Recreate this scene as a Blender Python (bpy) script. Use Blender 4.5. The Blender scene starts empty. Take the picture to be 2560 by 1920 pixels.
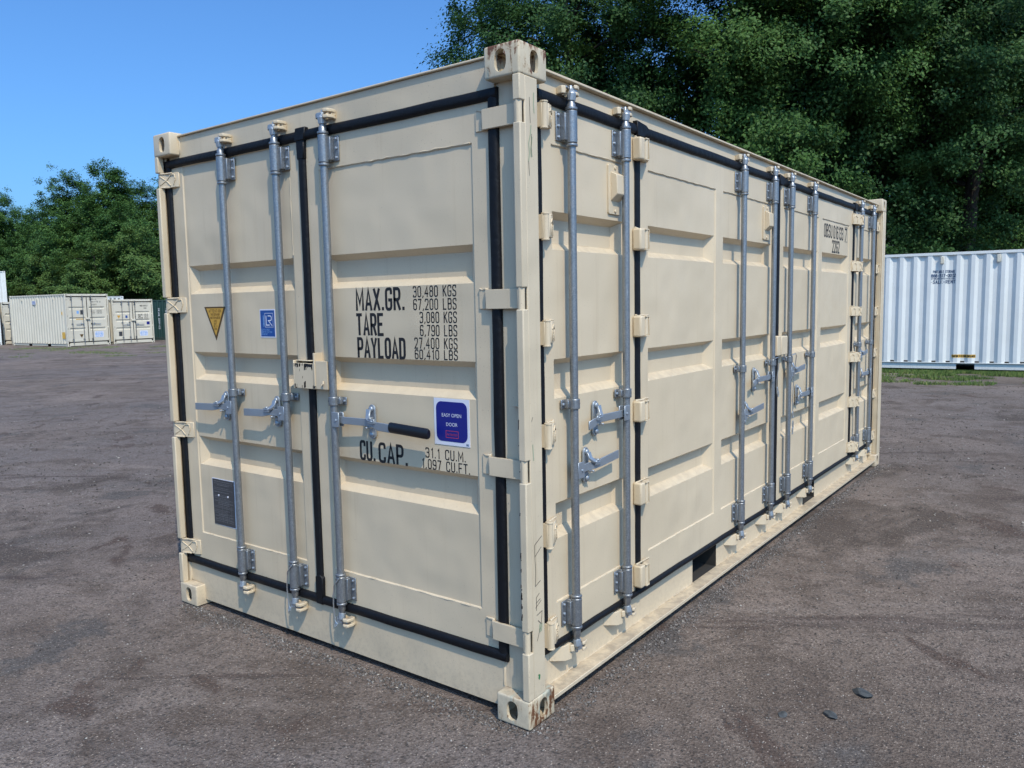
import bpy, bmesh, math, random
import numpy as np
from mathutils import Vector, Matrix
R = math.radians
rnd = random.Random(7)
sc = bpy.context.scene
COL = sc.collection

# ------------------------------------------------------------------ camera
CAM = Vector((1.6992, -2.3633, 1.6486)); YAW, PITCH, ROLL = .6391, -.0997, -.0182
f_ = Vector((-math.sin(YAW)*math.cos(PITCH), math.cos(YAW)*math.cos(PITCH), math.sin(PITCH)))
r_ = f_.cross(Vector((0, 0, 1))).normalized(); u_ = r_.cross(f_)
r2 = r_*math.cos(ROLL)+u_*math.sin(ROLL); u2 = -r_*math.sin(ROLL)+u_*math.cos(ROLL)
cd = bpy.data.cameras.new("camera"); cam = bpy.data.objects.new("camera", cd); COL.objects.link(cam)
M = Matrix((r2, u2, -f_)).transposed().to_4x4(); M.translation = CAM; cam.matrix_world = M
cd.sensor_width = 36; cd.lens = 36*1973.5/2560; cd.clip_start = .05; cd.clip_end = 3000
sc.camera = cam
# ------------------------------------------------------------------ world, sun, exposure
SUNL = Vector((-.66, .375, -1)).normalized()
w = bpy.data.worlds.new("World"); sc.world = w; w.use_nodes = True
nt = w.node_tree; bg = nt.nodes['Background']
sky = nt.nodes.new('ShaderNodeTexSky'); sky.sky_type = 'NISHITA'; sky.sun_disc = False
sky.sun_elevation = math.asin(-SUNL.z); sky.sun_rotation = math.atan2(-SUNL.x, -SUNL.y)
sky.air_density = 1.0; sky.dust_density = 3.0; sky.ozone_density = 6.0; sky.altitude = 100
tint = nt.nodes.new('ShaderNodeMix'); tint.data_type = 'RGBA'; tint.blend_type = 'MULTIPLY'; tint.inputs[0].default_value = 1
tint.inputs[7].default_value = (.66, 1.05, 1.36, 1); nt.links.new(sky.outputs[0], tint.inputs[6])
nt.links.new(tint.outputs[2], bg.inputs[0]); bg.inputs[1].default_value = .150
sd = bpy.data.lights.new("sun", 'SUN'); sd.energy = 3.15; sd.angle = R(.53); sd.color = (1, .885, .72)
so = bpy.data.objects.new("sun", sd); COL.objects.link(so)
so.rotation_euler = SUNL.to_track_quat('-Z', 'Y').to_euler(); so.location = (5, -5, 12)
sc.view_settings.view_transform = 'Standard'; sc.view_settings.look = 'None'
sc.view_settings.exposure = 0.12; sc.view_settings.gamma = 1.0
sc.cycles.max_bounces = 6; sc.cycles.diffuse_bounces = 3; sc.cycles.glossy_bounces = 3
sc.cycles.transmission_bounces = 2; sc.cycles.use_denoising = True
sc.cycles.caustics_reflective = False; sc.cycles.caustics_refractive = False
try: sc.cycles.denoiser = 'OPENIMAGEDENOISE'
except Exception: pass

# ------------------------------------------------------------------ material helpers
def mat(name, col, rough=.5, metal=0., spec=.5):
    m = bpy.data.materials.new(name); m.use_nodes = True
    b = m.node_tree.nodes['Principled BSDF']
    b.inputs['Base Color'].default_value = (*col, 1); b.inputs['Roughness'].default_value = rough
    b.inputs['Metallic'].default_value = metal; b.inputs['Specular IOR Level'].default_value = spec
    return m
class N:
    def __init__(s, m): s.m = m; s.t = m.node_tree; s.b = s.t.nodes['Principled BSDF']; s._c = {}
    def new(s, t, **k):
        n = s.t.nodes.new(t)
        for a, v in k.items(): setattr(n, a, v)
        return n
    def lk(s, a, b): s.t.links.new(a, b)
    def co(s, kind='Object', scale=(1, 1, 1)):
        k = (kind, scale)
        if k not in s._c:
            tc = s.new('ShaderNodeTexCoord'); mp = s.new('ShaderNodeMapping'); mp.inputs['Scale'].default_value = scale
            s.lk(tc.outputs[kind], mp.inputs[0]); s._c[k] = mp.outputs[0]
        return s._c[k]
    def noise(s, sc_, det=3, rough=.55, co=None, dist=0):
        n = s.new('ShaderNodeTexNoise'); n.inputs['Scale'].default_value = sc_; n.inputs['Detail'].default_value = det
        n.inputs['Roughness'].default_value = rough; n.inputs['Distortion'].default_value = dist
        s.lk(co or s.co(), n.inputs['Vector']); return n.outputs['Fac']
    def voro(s, sc_, co=None, out='Distance', feature='F1'):
        n = s.new('ShaderNodeTexVoronoi'); n.feature = feature; n.inputs['Scale'].default_value = sc_
        s.lk(co or s.co(), n.inputs['Vector']); return n.outputs[out]
    def ramp(s, v, pts):
        n = s.new('ShaderNodeValToRGB'); e = n.color_ramp.elements
        while len(e) < len(pts): e.new(.5)
        for el, (p, c) in zip(e, pts):
            el.position = p; el.color = (*c, 1) if isinstance(c, tuple) else (c, c, c, 1)
        s.lk(v, n.inputs[0]); return n.outputs[0]
    def mix(s, f, a, b, bt='MIX'):
        n = s.new('ShaderNodeMix'); n.data_type = 'RGBA'; n.blend_type = bt
        if hasattr(f, 'links'): s.lk(f, n.inputs[0])
        else: n.inputs[0].default_value = f
        for v, i in ((a, 6), (b, 7)):
            if hasattr(v, 'links'): s.lk(v, n.inputs[i])
            else: n.inputs[i].default_value = (*v, 1)
        return n.outputs[2]
    def math(s, op, a, b=0.):
        n = s.new('ShaderNodeMath', operation=op)
        for v, i in ((a, 0), (b, 1)):
            if hasattr(v, 'links'): s.lk(v, n.inputs[i])
            else: n.inputs[i].default_value = v
        return n.outputs[0]
    def bump(s, h, dist, strength=1., prev=None):
        n = s.new('ShaderNodeBump'); n.inputs['Distance'].default_value = dist; n.inputs['Strength'].default_value = strength
        s.lk(h, n.inputs['Height'])
        if prev is not None: s.lk(prev, n.inputs['Normal'])
        return n.outputs[0]
    def col(s, v): s.lk(v, s.b.inputs['Base Color'])
    def nrm(s, v): s.lk(v, s.b.inputs['Normal'])
    def rgh(s, v): s.lk(v, s.b.inputs['Roughness'])

CREAM = (.668, .548, .382)
def paint(name, base, rough=.42, wear=0., can=.0035, streak=.5):
    m = mat(name, base, rough); n = N(m)
    big = n.noise(1.3, 3); fine = n.noise(60, 3)
    st = n.noise(1, 4, .65, co=n.co('Object', (26, 26, 1.1)))
    c = n.mix(n.ramp(big, [(.3, 0.), (.75, 1.)]), tuple(x*1.02 for x in base), tuple(x*y for x, y in zip(base, (.93, .925, .91))))
    c = n.mix(n.ramp(st, [(.58, 0.), (.8, streak)]), c, tuple(x*y for x, y in zip(base, (.80, .76, .70))))
    sp = n.ramp(n.noise(230, 1, .5), [(.73, 0.), (.76, .55)])
    c = n.mix(sp, c, (.16, .12, .085))
    ge = n.new('ShaderNodeNewGeometry'); sz_ = n.new('ShaderNodeSeparateXYZ'); n.lk(ge.outputs['Normal'], sz_.inputs[0])
    dust = n.math('MULTIPLY', n.ramp(sz_.outputs[2], [(.75, 0.), (.92, 1.)]), n.ramp(n.noise(14, 5, .7, dist=.5), [(.38, .12), (.62, .85)]))
    c = n.mix(dust, c, (.33, .27, .20))
    low = n.new('ShaderNodeSeparateXYZ'); tcl = n.new('ShaderNodeTexCoord'); n.lk(tcl.outputs['Object'], low.inputs[0])
    spl = n.math('MULTIPLY', n.ramp(low.outputs[2], [(.03, .32), (.26, 0.)]), n.ramp(n.noise(38, 5, .75), [(.46, 0.), (.66, 1.)]))
    c = n.mix(spl, c, (.30, .24, .18))
    rs_ = n.ramp(n.noise(1, 5, .7, co=n.co('Object', (95, 95, 22))), [(.735, 0.), (.76, .75)]); c = n.mix(rs_, c, (.22, .11, .05))
    if wear:
        nz = n.noise(17, 5, .7, dist=.6)
        sep = n.new('ShaderNodeSeparateXYZ'); tc = n.new('ShaderNodeTexCoord'); n.lk(tc.outputs['Object'], sep.inputs[0])
        rust_st = n.noise(1, 5, .7, co=n.co('Object', (34, 34, 5)))
        zt = n.ramp(n.math('ADD', sep.outputs[2], -1.8), [(.73, 0.), (.785, 1.)])
        zb = n.math('MULTIPLY', n.ramp(n.math('ADD', sep.outputs[0], .5), [(.485, 0.), (.495, 1.)]), n.ramp(sep.outputs[2], [(.10, .95), (.13, 0.)]))
        bias = n.math('MULTIPLY', n.math('MAXIMUM', zt, zb), .105)
        q_ = n.math('ADD', n.math('MULTIPLY', nz, rust_st), n.math('ADD', bias, -.042))
        msk = n.ramp(q_, [(.285, 0.), (.335, 1.)]); msk2 = n.ramp(q_, [(.235, 0.), (.33, .5)])
        c = n.mix(msk2, c, (.42, .27, .12)); c = n.mix(msk, c, (.15, .06, .025))
        gr = n.ramp(n.noise(1, 4, .6, co=n.co('Object', (30, 12, 7))), [(.60, 0.), (.68, .55)])
        c = n.mix(gr, c, (.36, .43, .37))
        bk = n.ramp(n.noise(1, 5, .7, co=n.co('Object', (70, 70, 16))), [(.66, 0.), (.70, .8)])
        c = n.mix(bk, c, (.05, .07, .06))
    n.col(c)
    n.rgh(n.ramp(fine, [(.3, rough-.05), (.7, rough+.1)]))
    b = n.bump(n.noise(2.3, 2), can*8, .8); b = n.bump(n.noise(170, 2), .0006, .35, b); n.nrm(b)
    return m
MAT = {}
MAT['cream'] = paint('cream_paint', CREAM)
MAT['cream_worn'] = paint('cream_paint_worn', (.62, .53, .38), .5, wear=1.)
MAT['cream_post'] = paint('cream_paint_post', (.65, .54, .38), .45, streak=.8)
MAT['white'] = paint('white_paint', (.74, .755, .73), .5, can=.001)
MAT['green'] = paint('green_paint', (.010, .04, .034), .5, can=.001)
MAT['bgcream'] = paint('cream_paint_far', (.68, .63, .51), .5, can=.001, streak=.25)

m = mat('galvanised_steel', (.26, .30, .34), .38, .75); n = N(m)
c = n.mix(n.ramp(n.voro(260, out='Color'), [(.2, 0.), (.8, 1.)]), (.25, .265, .28), (.33, .345, .36))
c = n.mix(n.ramp(n.noise(1, 4, .7, co=n.co('Object', (120, 120, 28))), [(.60, 0.), (.72, .7)]), c, (.52, .53, .54))
n.col(c); n.rgh(n.ramp(n.noise(60, 3), [(.3, .32), (.7, .52)])); n.nrm(n.bump(n.noise(150, 3), .0008, .5)); MAT['galv'] = m
m = mat('zinc_fitting', (.40, .44, .48), .45, .7); n = N(m); n.rgh(n.ramp(n.noise(40, 3), [(.3, .38), (.7, .55)])); n.nrm(n.bump(n.noise(110, 3), .0008, .5)); MAT['zinc'] = m
m = mat('black_rubber', (.006, .007, .01), .55, 0, .3); n = N(m)
c = n.mix(n.ramp(n.noise(1, 4, .7, co=n.co('Object', (60, 60, 60))), [(.6, 0.), (.8, .5)]), (.0045, .005, .007), (.03, .035, .04)); n.col(c)
n.nrm(n.bump(n.noise(28, 3), .006, .7)); MAT['rubber'] = m
MAT['grip'] = mat('black_grip', (.008, .009, .013), .35)
MAT['black'] = mat('black_marking', (.012, .011, .012), .6)
m = mat('chipped_cream', CREAM, .5); n = N(m)
c = n.mix(n.ramp(n.noise(1, 4, .7, co=n.co('Object', (60, 60, 14))), [(.60, 0.), (.63, 1.)]), CREAM, (.012, .012, .014)); n.col(c); MAT['chip'] = m
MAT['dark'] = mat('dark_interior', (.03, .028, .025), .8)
MAT['blue'] = mat('sticker_blue', (.010, .016, .20), .35)
MAT['blue2'] = mat('plate_blue', (.012, .075, .30), .4)
MAT['stwhite'] = mat('sticker_white', (.72, .73, .80), .4)
MAT['ltblue'] = mat('sticker_pale_blue', (.22, .42, .75), .4)
MAT['yellow'] = mat('sticker_yellow', (.62, .34, .05), .45)
MAT['brown'] = mat('sticker_brown', (.10, .055, .012), .6)
MAT['red'] = mat('sticker_red', (.48, .05, .09), .5)
MAT['navy'] = mat('marking_navy', (.035, .07, .14), .5)
MAT['amber'] = mat('tape_amber', (.72, .42, .06), .5)
m = mat('data_plate_metal', (.10, .10, .105), .45, .55); MAT['plate'] = m
MAT['plate_hi'] = mat('plate_engraving', (.19, .19, .195), .5, .4)
MAT['wire'] = mat('steel_wire', (.55, .56, .56), .4, .8)
MAT['marker'] = mat('marker_pen', (.045, .04, .04), .7)
MAT['grnmk'] = mat('green_scuff', (.05, .20, .08), .7)
MAT['palegrn'] = mat('pale_green_scuff', (.34, .38, .25), .7)

# ------------------------------------------------------------------ mesh builder
class MB:
    """gathers shapes in a face frame (u, w, v) and links them as one mesh"""
    def __init__(s, T=None): s.bm = bmesh.new(); s.T = T or Matrix()
    def _v(s, p): return s.bm.verts.new(s.T @ Vector(p))
    def poly(s, pts):
        try: return s.bm.faces.new([s._v(p) for p in pts])
        except ValueError: return None
    def hexa(s, p):   # 8 points: bottom 4, top 4
        v = [s._v(q) for q in p]
        for f in ((0, 3, 2, 1), (4, 5, 6, 7), (0, 1, 5, 4), (1, 2, 6, 5), (2, 3, 7, 6), (3, 0, 4, 7)): s.bm.faces.new([v[i] for i in f])
    def box(s, a0, a1, b0, b1, c0, c1):
        s.hexa([(a0, b0, c0), (a1, b0, c0), (a1, b1, c0), (a0, b1, c0), (a0, b0, c1), (a1, b0, c1), (a1, b1, c1), (a0, b1, c1)])
    def tube(s, pts, r, seg=12, caps=True, flat=1.):
        pts = [Vector(p) for p in pts]; rs = r if isinstance(r, (list, tuple)) else [r]*len(pts)
        rings = []; prev = None
        for i, p in enumerate(pts):
            d = (pts[min(i+1, len(pts)-1)]-pts[max(i-1, 0)]).normalized()
            if prev is None:
                a = Vector((0, 0, 1)) if abs(d.z) < .9 else Vector((1, 0, 0)); x = d.cross(a).normalized()
            else: x = (prev-d*prev.dot(d)).normalized()
            prev = x; y = d.cross(x)
            rings.append([s._v(p+(x*math.cos(t)+y*math.sin(t)*flat)*rs[i]) for t in [2*math.pi*k/seg for k in range(seg)]])
        for a, b in zip(rings, rings[1:]):
            for k in range(seg): s.bm.faces.new([a[k], a[(k+1) % seg], b[(k+1) % seg], b[k]])
        if caps:
            s.bm.faces.new(rings[0][::-1]); s.bm.faces.new(rings[-1])
    def prism(s, prof, axis, a, b):
        """prof: list of 2-D points, extruded along axis (0 u,1 w,2 v)"""
        def q(p, t):
            l = list(p); l.insert(axis, t); return l
        A = [s._v(q(p, a)) for p in prof]; B = [s._v(q(p, b)) for p in prof]; k = len(prof)
        s.bm.faces.new(A[::-1]); s.bm.faces.new(B)
        for i in range(k): s.bm.faces.new([A[i], A[(i+1) % k], B[(i+1) % k], B[i]])
    def build(s, name, m, parent=None, bevel=0., seg=1, smooth=35, norm=True, label=None):
        if norm: bmesh.ops.recalc_face_normals(s.bm, faces=s.bm.faces)
        me = bpy.data.meshes.new(name); s.bm.to_mesh(me); s.bm.free()
        ms = m if isinstance(m, list) else [m]
        for k in ms: me.materials.append(MAT[k] if isinstance(k, str) else k)
        if smooth:
            me.polygons.foreach_set('use_smooth', [True]*len(me.polygons)); me.set_sharp_from_angle(angle=R(smooth))
        o = bpy.data.objects.new(name, me); COL.objects.link(o)
        if parent: o.parent = parent
        if bevel:
            b = o.modifiers.new('bevel', 'BEVEL'); b.width = bevel; b.segments = seg; b.limit_method = 'ANGLE'; b.angle_limit = R(40); b.harden_normals = False
        if label: o['label'] = label
        return o
def empty(name, loc=(0, 0, 0), rz=0):
    o = bpy.data.objects.new(name, None); COL.objects.link(o); o.location = loc; o.rotation_euler.z = rz
    o.empty_display_size = .3; return o
def tag(o, label=None, cat=None, group=None, kind=None):
    if label: o['label'] = label
    if cat: o['category'] = cat
    if group: o['group'] = group
    if kind: o['kind'] = kind
    return o
ENDT = Matrix(((1, 0, 0, 0), (0, -1, 0, .055), (0, 0, 1, 0), (0, 0, 0, 1)))       # (u,w,v) -> (u, .055-w, v)
SIDT = Matrix(((0, 1, 0, -.05), (1, 0, 0, 0), (0, 0, 1, 0), (0, 0, 0, 1)))        # (u,w,v) -> (-.05+w, u, v)

# ------------------------------------------------------------------ stroke lettering
def fil(pts, r, closed=False):
    out = []; k = len(pts)
    for i, p in enumerate(pts):
        if len(p) < 3 or (not closed and i in (0, k-1)): out.append((p[0], p[1])); continue
        a = pts[i-1]; b = pts[(i+1) % k]; P = Vector(p[:2]); A = Vector(a[:2])-P; B = Vector(b[:2])-P
        rr = min(r, A.length*.5, B.length*.5); A.normalize(); B.normalize()
        for t in (0, .2, .4, .6, .8, 1):
            q = P+A*rr*(1-t)**2+B*rr*t**2; out.append((q.x, q.y))
    if closed: out.append(out[0])
    return out
W_ = .46; f = 1
G = {
'0': [([(0, 0, f), (W_, 0, f), (W_, 1, f), (0, 1, f)], 1)], 'O': [([(0, 0, f), (W_, 0, f), (W_, 1, f), (0, 1, f)], 1)],
'1': [([(.10, .84), (.24, 1), (.24, 0)], 0)], 'I': [([(.23, 1), (.23, 0)], 0)],
'2': [([(0, .80), (0, 1, f), (W_, 1, f), (W_, .6, f), (0, 0), (W_, 0)], 0)],
'3': [([(0, .84), (0, 1, f), (W_, 1, f), (W_, .53, f), (.16, .53)], 0), ([(.16, .53), (W_, .53, f), (W_, 0, f), (0, 0, f), (0, .16)], 0)],
'4': [([(.36, 0), (.36, 1), (0, .3), (W_+.04, .3)], 0)],
'5': [([(W_, 1), (.03, 1), (.03, .56), (W_, .6, f), (W_, 0, f), (0, 0, f), (0, .16)], 0)],
'6': [([(W_, .84), (W_, 1, f), (0, 1, f), (0, 0, f), (W_, 0, f), (W_, .56, f), (0, .56)], 0)],
'7': [([(0, 1), (W_, 1), (.16, 0)], 0)],
'8': [([(.02, .53, f), (W_-.02, .53, f), (W_-.02, 1, f), (.02, 1, f)], 1), ([(0, 0, f), (W_, 0, f), (W_, .53, f), (0, .53, f)], 1)],
'9': [([(0, .16), (0, 0, f), (W_, 0, f), (W_, 1, f), (0, 1, f), (0, .44, f), (W_, .44)], 0)],
'A': [([(0, 0), (W_/2+.02, 1), (W_+.04, 0)], 0), ([(.08, .28), (W_-.04, .28)], 0)],
'B': [([(0, 0), (0, 1), (W_, 1, f), (W_, .53, f), (0, .53)], 0), ([(.2, .53), (W_, .53, f), (W_, 0, f), (0, 0)], 0)],
'C': [([(W_, .78), (W_, 1, f), (0, 1, f), (0, 0, f), (W_, 0, f), (W_, .22)], 0)],
'D': [([(0, 0), (W_, 0, f), (W_, 1, f), (0, 1)], 1)],
'E': [([(W_, 1), (0, 1), (0, 0), (W_, 0)], 0), ([(0, .52), (.36, .52)], 0)],
'F': [([(W_, 1), (0, 1), (0, 0)], 0), ([(0, .5), (.36, .5)], 0)],
'G': [([(W_, .78), (W_, 1, f), (0, 1, f), (0, 0, f), (W_, 0, f), (W_, .46), (.25, .46)], 0)],
'H': [([(0, 0), (0, 1)], 0), ([(W_, 0), (W_, 1)], 0), ([(0, .5), (W_, .5)], 0)],
'K': [([(0, 0), (0, 1)], 0), ([(W_, 1), (0, .42)], 0), ([(.14, .56), (W_, 0)], 0)],
'L': [([(0, 1), (0, 0), (W_-.04, 0)], 0)],
'M': [([(0, 0), (0, 1), (.3, .3), (.6, 1), (.6, 0)], 0)],
'N': [([(0, 0), (0, 1), (W_, 0), (W_, 1)], 0)],
'P': [([(0, 0), (0, 1), (W_, 1, f), (W_, .44, f), (0, .44)], 0)],
'R': [([(0, 0), (0, 1), (W_, 1, f), (W_, .47, f), (0, .47)], 0), ([(.22, .47), (W_, 0)], 0)],
'S': [([(W_, .80), (W_, 1, f), (0, 1, f), (0, .55, f), (W_, .47, f), (W_, 0, f), (0, 0, f), (0, .2)], 0)],
'T': [([(-.02, 1), (W_+.02, 1)], 0), ([(W_/2, 1), (W_/2, 0)], 0)],
'U': [([(0, 1), (0, 0, f), (W_, 0, f), (W_, 1)], 0)],
'V': [([(0, 1), (W_/2, 0), (W_, 1)], 0)],
'X': [([(0, 1), (W_, 0)], 0), ([(0, 0), (W_, 1)], 0)],
'Y': [([(0, 1), (W_/2, .45), (W_, 1)], 0), ([(W_/2, .45), (W_/2, 0)], 0)],
'.': [([(.03, .0), (.03, .07)], 0)], ',': [([(.08, .06), (.0, -.1)], 0)], '-': [([(.05, .45), (.38, .45)], 0)], ' ': [],
}
GW = {'M': .60, '.': .06, ',': .1, ' ': .30, '1': .30, 'I': .30, 'A': .50, '4': .5}
def ribbon(mb, pts, hw, wfun, tr):
    pts = [Vector((p[0], p[1])) for p in pts]
    q = [pts[0]]
    for p in pts[1:]:
        if (p-q[-1]).length > 1e-5: q.append(p)
    pts = q
    if len(pts) < 2: return
    closed = (pts[0]-pts[-1]).length < 1e-4 and len(pts) > 3
    L = []; Rr = []
    for i, p in enumerate(pts):
        if closed and i in (0, len(pts)-1): d0 = (pts[-1]-pts[-2]).normalized(); d1 = (pts[1]-pts[0]).normalized()
        else:
            d1 = (pts[min(i+1, len(pts)-1)]-pts[min(i+1, len(pts)-1)-1]).normalized(); d0 = (pts[max(i, 1)]-pts[max(i, 1)-1]).normalized()
        if not closed:
            if i == 0: p = p-d1*hw*.0; d0 = d1
            if i == len(pts)-1: d1 = d0
        nn = Vector((-(d0+d1).y, (d0+d1).x))
        if nn.length < 1e-6: nn = Vector((-d0.y, d0.x))
        nn.normalize(); k = min(1/max(.35, nn.dot(Vector((-d0.y, d0.x)))), 2.2)
        L.append(p+nn*hw*k); Rr.append(p-nn*hw*k)
    if not closed:
        for S in (L, Rr):
            S[0] = S[0]-(pts[1]-pts[0]).normalized()*hw*.6; S[-1] = S[-1]+(pts[-1]-pts[-2]).normalized()*hw*.6
    for i in range(len(pts)-1):
        mb.poly([tr(*c) for c in (L[i], Rr[i], Rr[i+1], L[i+1])])
def text(mb, s_, u0, v0, h, wd, stroke, w0=.002, flip=1, vertical=False, wfun=None, spacing=.30, u1=None):
    """s_ from (u0, v0) baseline; h cap height; wd = width factor; fitted to end at u1 when given"""
    adv = sum(GW.get(c, W_)+spacing for c in s_)-spacing
    if u1 is not None: wd = (abs(u1-u0))/(adv*h)
    x = 0; k = 0
    for c in s_:
        for pts, cl in G.get(c, []):
            k += 1; P = fil(pts, .21, bool(cl)); P = [(u0+flip*(x+a)*h*wd, v0+b*h) for a, b in P]
            wz = w0+(k % 3)*.00012
            if wfun:   # subdivide for conforming
                Q = [P[0]]
                for a, b in zip(P, P[1:]):
                    m_ = max(1, int(math.hypot(b[0]-a[0], b[1]-a[1])/.02))
                    Q += [(a[0]+(b[0]-a[0])*t/m_, a[1]+(b[1]-a[1])*t/m_) for t in range(1, m_+1)]
                P = Q
            ribbon(mb, P, stroke/2, None, (lambda a, b, wz=wz: (a, wz+(wfun(a) if wfun else 0), b)))
        x += GW.get(c, W_)+spacing

# ------------------------------------------------------------------ container builders
def leaf(mb, u0, u1, v0, v1, panels, depth=.038, pr=-.006, drop=.026, rise=.03, thick=.04, endb=.035):
    """door leaf: flat frame at w=0, pressed panels at w=pr, horizontal recesses.
    panels: list of (pu0, pu1, pv0, pv1, [(ztop, zbot), ...])"""
    P = mb.poly
    us = sorted({u0, u1} | {p[0] for p in panels} | {p[1] for p in panels})
    pv0, pv1 = panels[0][2], panels[0][3]
    ins = lambda a, b: any(p[0]-1e-6 <= a and b <= p[1]+1e-6 for p in panels)
    for a, b in zip(us, us[1:]):
        if not ins(a, b): P([(a, 0, v0), (b, 0, v0), (b, 0, v1), (a, 0, v1)])
        else:
            P([(a, 0, v0), (b, 0, v0), (b, 0, pv0), (a, 0, pv0)]); P([(a, 0, pv1), (b, 0, pv1), (b, 0, v1), (a, 0, v1)])
    for (a, b, z0, z1, recs) in panels:
        s = .005
        a2, b2, y0, y1 = a+s, b-s, z0+s, z1-s
        P([(a, 0, z0), (b, 0, z0), (b2, pr, y0), (a2, pr, y0)]); P([(a, 0, z1), (b, 0, z1), (b2, pr, y1), (a2, pr, y1)])
        P([(a, 0, z0), (a, 0, z1), (a2, pr, y1), (a2, pr, y0)]); P([(b, 0, z0), (b, 0, z1), (b2, pr, y1), (b2, pr, y0)])
        z = y1; q = .006
        for (t, bo) in recs:
            t2, b3 = t-drop, bo+rise
            P([(a2, pr, z), (b2, pr, z), (b2, pr, t+q), (a2, pr, t+q)])
            ia, ib = a2+.006, b2-.006; d = pr-depth
            # recess rim strips
            P([(a2, pr, t+q), (ia, pr, t), (ia, pr, bo), (a2, pr, bo-q)]); P([(b2, pr, t+q), (ib, pr, t), (ib, pr, bo), (b2, pr, bo-q)])
            P([(a2, pr, t+q), (b2, pr, t+q), (ib, pr, t), (ia, pr, t)]); P([(a2, pr, bo-q), (b2, pr, bo-q), (ib, pr, bo), (ia, pr, bo)])
            ja, jb = ia+endb, ib-endb
            P([(ia, pr, t), (ib, pr, t), (jb, d, t2), (ja, d, t2)]); P([(ia, pr, bo), (ib, pr, bo), (jb, d, b3), (ja, d, b3)])
            P([(ia, pr, t), (ia, pr, bo), (ja, d, b3), (ja, d, t2)]); P([(ib, pr, t), (ib, pr, bo), (jb, d, b3), (jb, d, t2)])
            P([(ja, d, t2), (jb, d, t2), (jb, d, b3), (ja, d, b3)])
            z = bo-q
        P([(a2, pr, z), (b2, pr, z), (b2, pr, y0), (a2, pr, y0)])
    t = -thick
    P([(u0, 0, v0), (u0, 0, v1), (u0, t, v1), (u0, t, v0)]); P([(u1, 0, v0), (u1, 0, v1), (u1, t, v1), (u1, t, v0)])
    P([(u0, 0, v0), (u1, 0, v0), (u1, t, v0), (u0, t, v0)]); P([(u0, 0, v1), (u1, 0, v1), (u1, t, v1), (u0, t, v1)])
    P([(u0, t-.01, v0), (u1, t-.01, v0), (u1, t-.01, v1), (u0, t-.01, v1)])
def weld(mb, a, b, r=.0035, seed=0):
    rr = random.Random(seed); a = Vector(a); b = Vector(b); k = max(3, int((b-a).length/.03))
    pts = [a+(b-a)*i/k+Vector((0, rr.uniform(-.3, .5)*r, rr.uniform(-.6, .6)*r)) for i in range(k+1)]
    mb.tube(pts, [r*rr.uniform(.7, 1.25) for _ in pts], 6)
def gasket_prof(hw, h=.02):
    return [(-hw, -.012), (-hw, h*.35), (-hw*.72, h*.85), (-hw*.25, h), (hw*.25, h), (hw*.72, h*.85), (hw, h*.35), (hw, -.012)]
def gask_v(T, u, v0, v1, hw=.024, name='gasket', parent=None, h=.016, seed=0):
    mb = MB(T); rr = random.Random(seed); k = 14; prof = gasket_prof(hw, h)
    rows = []
    for i in range(k+1):
        z = v0+(v1-v0)*i/k; du = rr.uniform(-.0015, .0015)
        rows.append([mb._v((u+p[0]+du, p[1], z)) for p in prof])
    for a, b in zip(rows, rows[1:]):
        for j in range(len(prof)-1): mb.bm.faces.new([a[j], a[j+1], b[j+1], b[j]])
    mb.bm.faces.new(rows[0]); mb.bm.faces.new(rows[-1][::-1])
    return mb.build(name, 'rubber', parent, smooth=60)
def gask_h(T, v, u0, u1, hw=.022, parent=None, h=.018, seed=0):
    mb = MB(T); rr = random.Random(seed); k = max(6, int(abs(u1-u0)/.15)); prof = gasket_prof(hw, h); rows = []
    for i in range(k+1):
        x = u0+(u1-u0)*i/k; dv = rr.uniform(-.0018, .0018)
        rows.append([mb._v((x, p[1], v+p[0]+dv)) for p in prof])
    for a, b in zip(rows, rows[1:]):
        for j in range(len(prof)-1): mb.bm.faces.new([a[j], a[j+1], b[j+1], b[j]])
    mb.bm.faces.new(rows[0]); mb.bm.faces.new(rows[-1][::-1])
    return mb.build('gasket', 'rubber', parent, smooth=60)

BARW = .036
def locking_bar(T, u, parent, v0=.17, v1=2.50, fl=1, side=False):
    mb = MB(T)
    mb.tube([(u, BARW, v0+.09), (u, BARW, v1-.09)], .0168, 20)
    mb.tube([(u, BARW, v1-.09), (u, BARW, v1-.05), (u, BARW, v1-.045), (u, BARW, v1-.02)], [.0175, .0175, .0135, .0125], 16)
    mb.tube([(u, BARW, v0+.09), (u, BARW, v0+.05), (u, BARW, v0+.045), (u, BARW, v0+.01)], [.0175, .0175, .0135, .0125], 16)
    o = mb.build('locking_bar', 'galv', parent, smooth=40)
    # cams at both ends (hooked heads)
    for v, s in ((v1, 1), (v0, -1)):
        mb = MB(T)
        mb.tube([(u, BARW, v-s*.035), (u, BARW+.004, v-s*.01), (u-fl*.006, BARW, v+s*.006)], [.017, .018, .011], 10)
        mb.prism([(u-fl*.008, BARW-.012), (u-fl*.036, BARW-.016), (u-fl*.040, BARW+.004), (u-fl*.018, BARW+.016), (u+fl*.010, BARW+.012)], 2, v-s*.010, v+s*.012)
        mb.tube([(u, BARW-.002, v-s*.02), (u, BARW-.002, v+s*.024)], .007, 8)
        mb.tube([(u-fl*.012, BARW-.02, v+s*.016), (u+fl*.02, BARW-.012, v+s*.018)], .005, 8)
        mb.build('locking_cam', 'zinc', parent, bevel=.0015)
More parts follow.
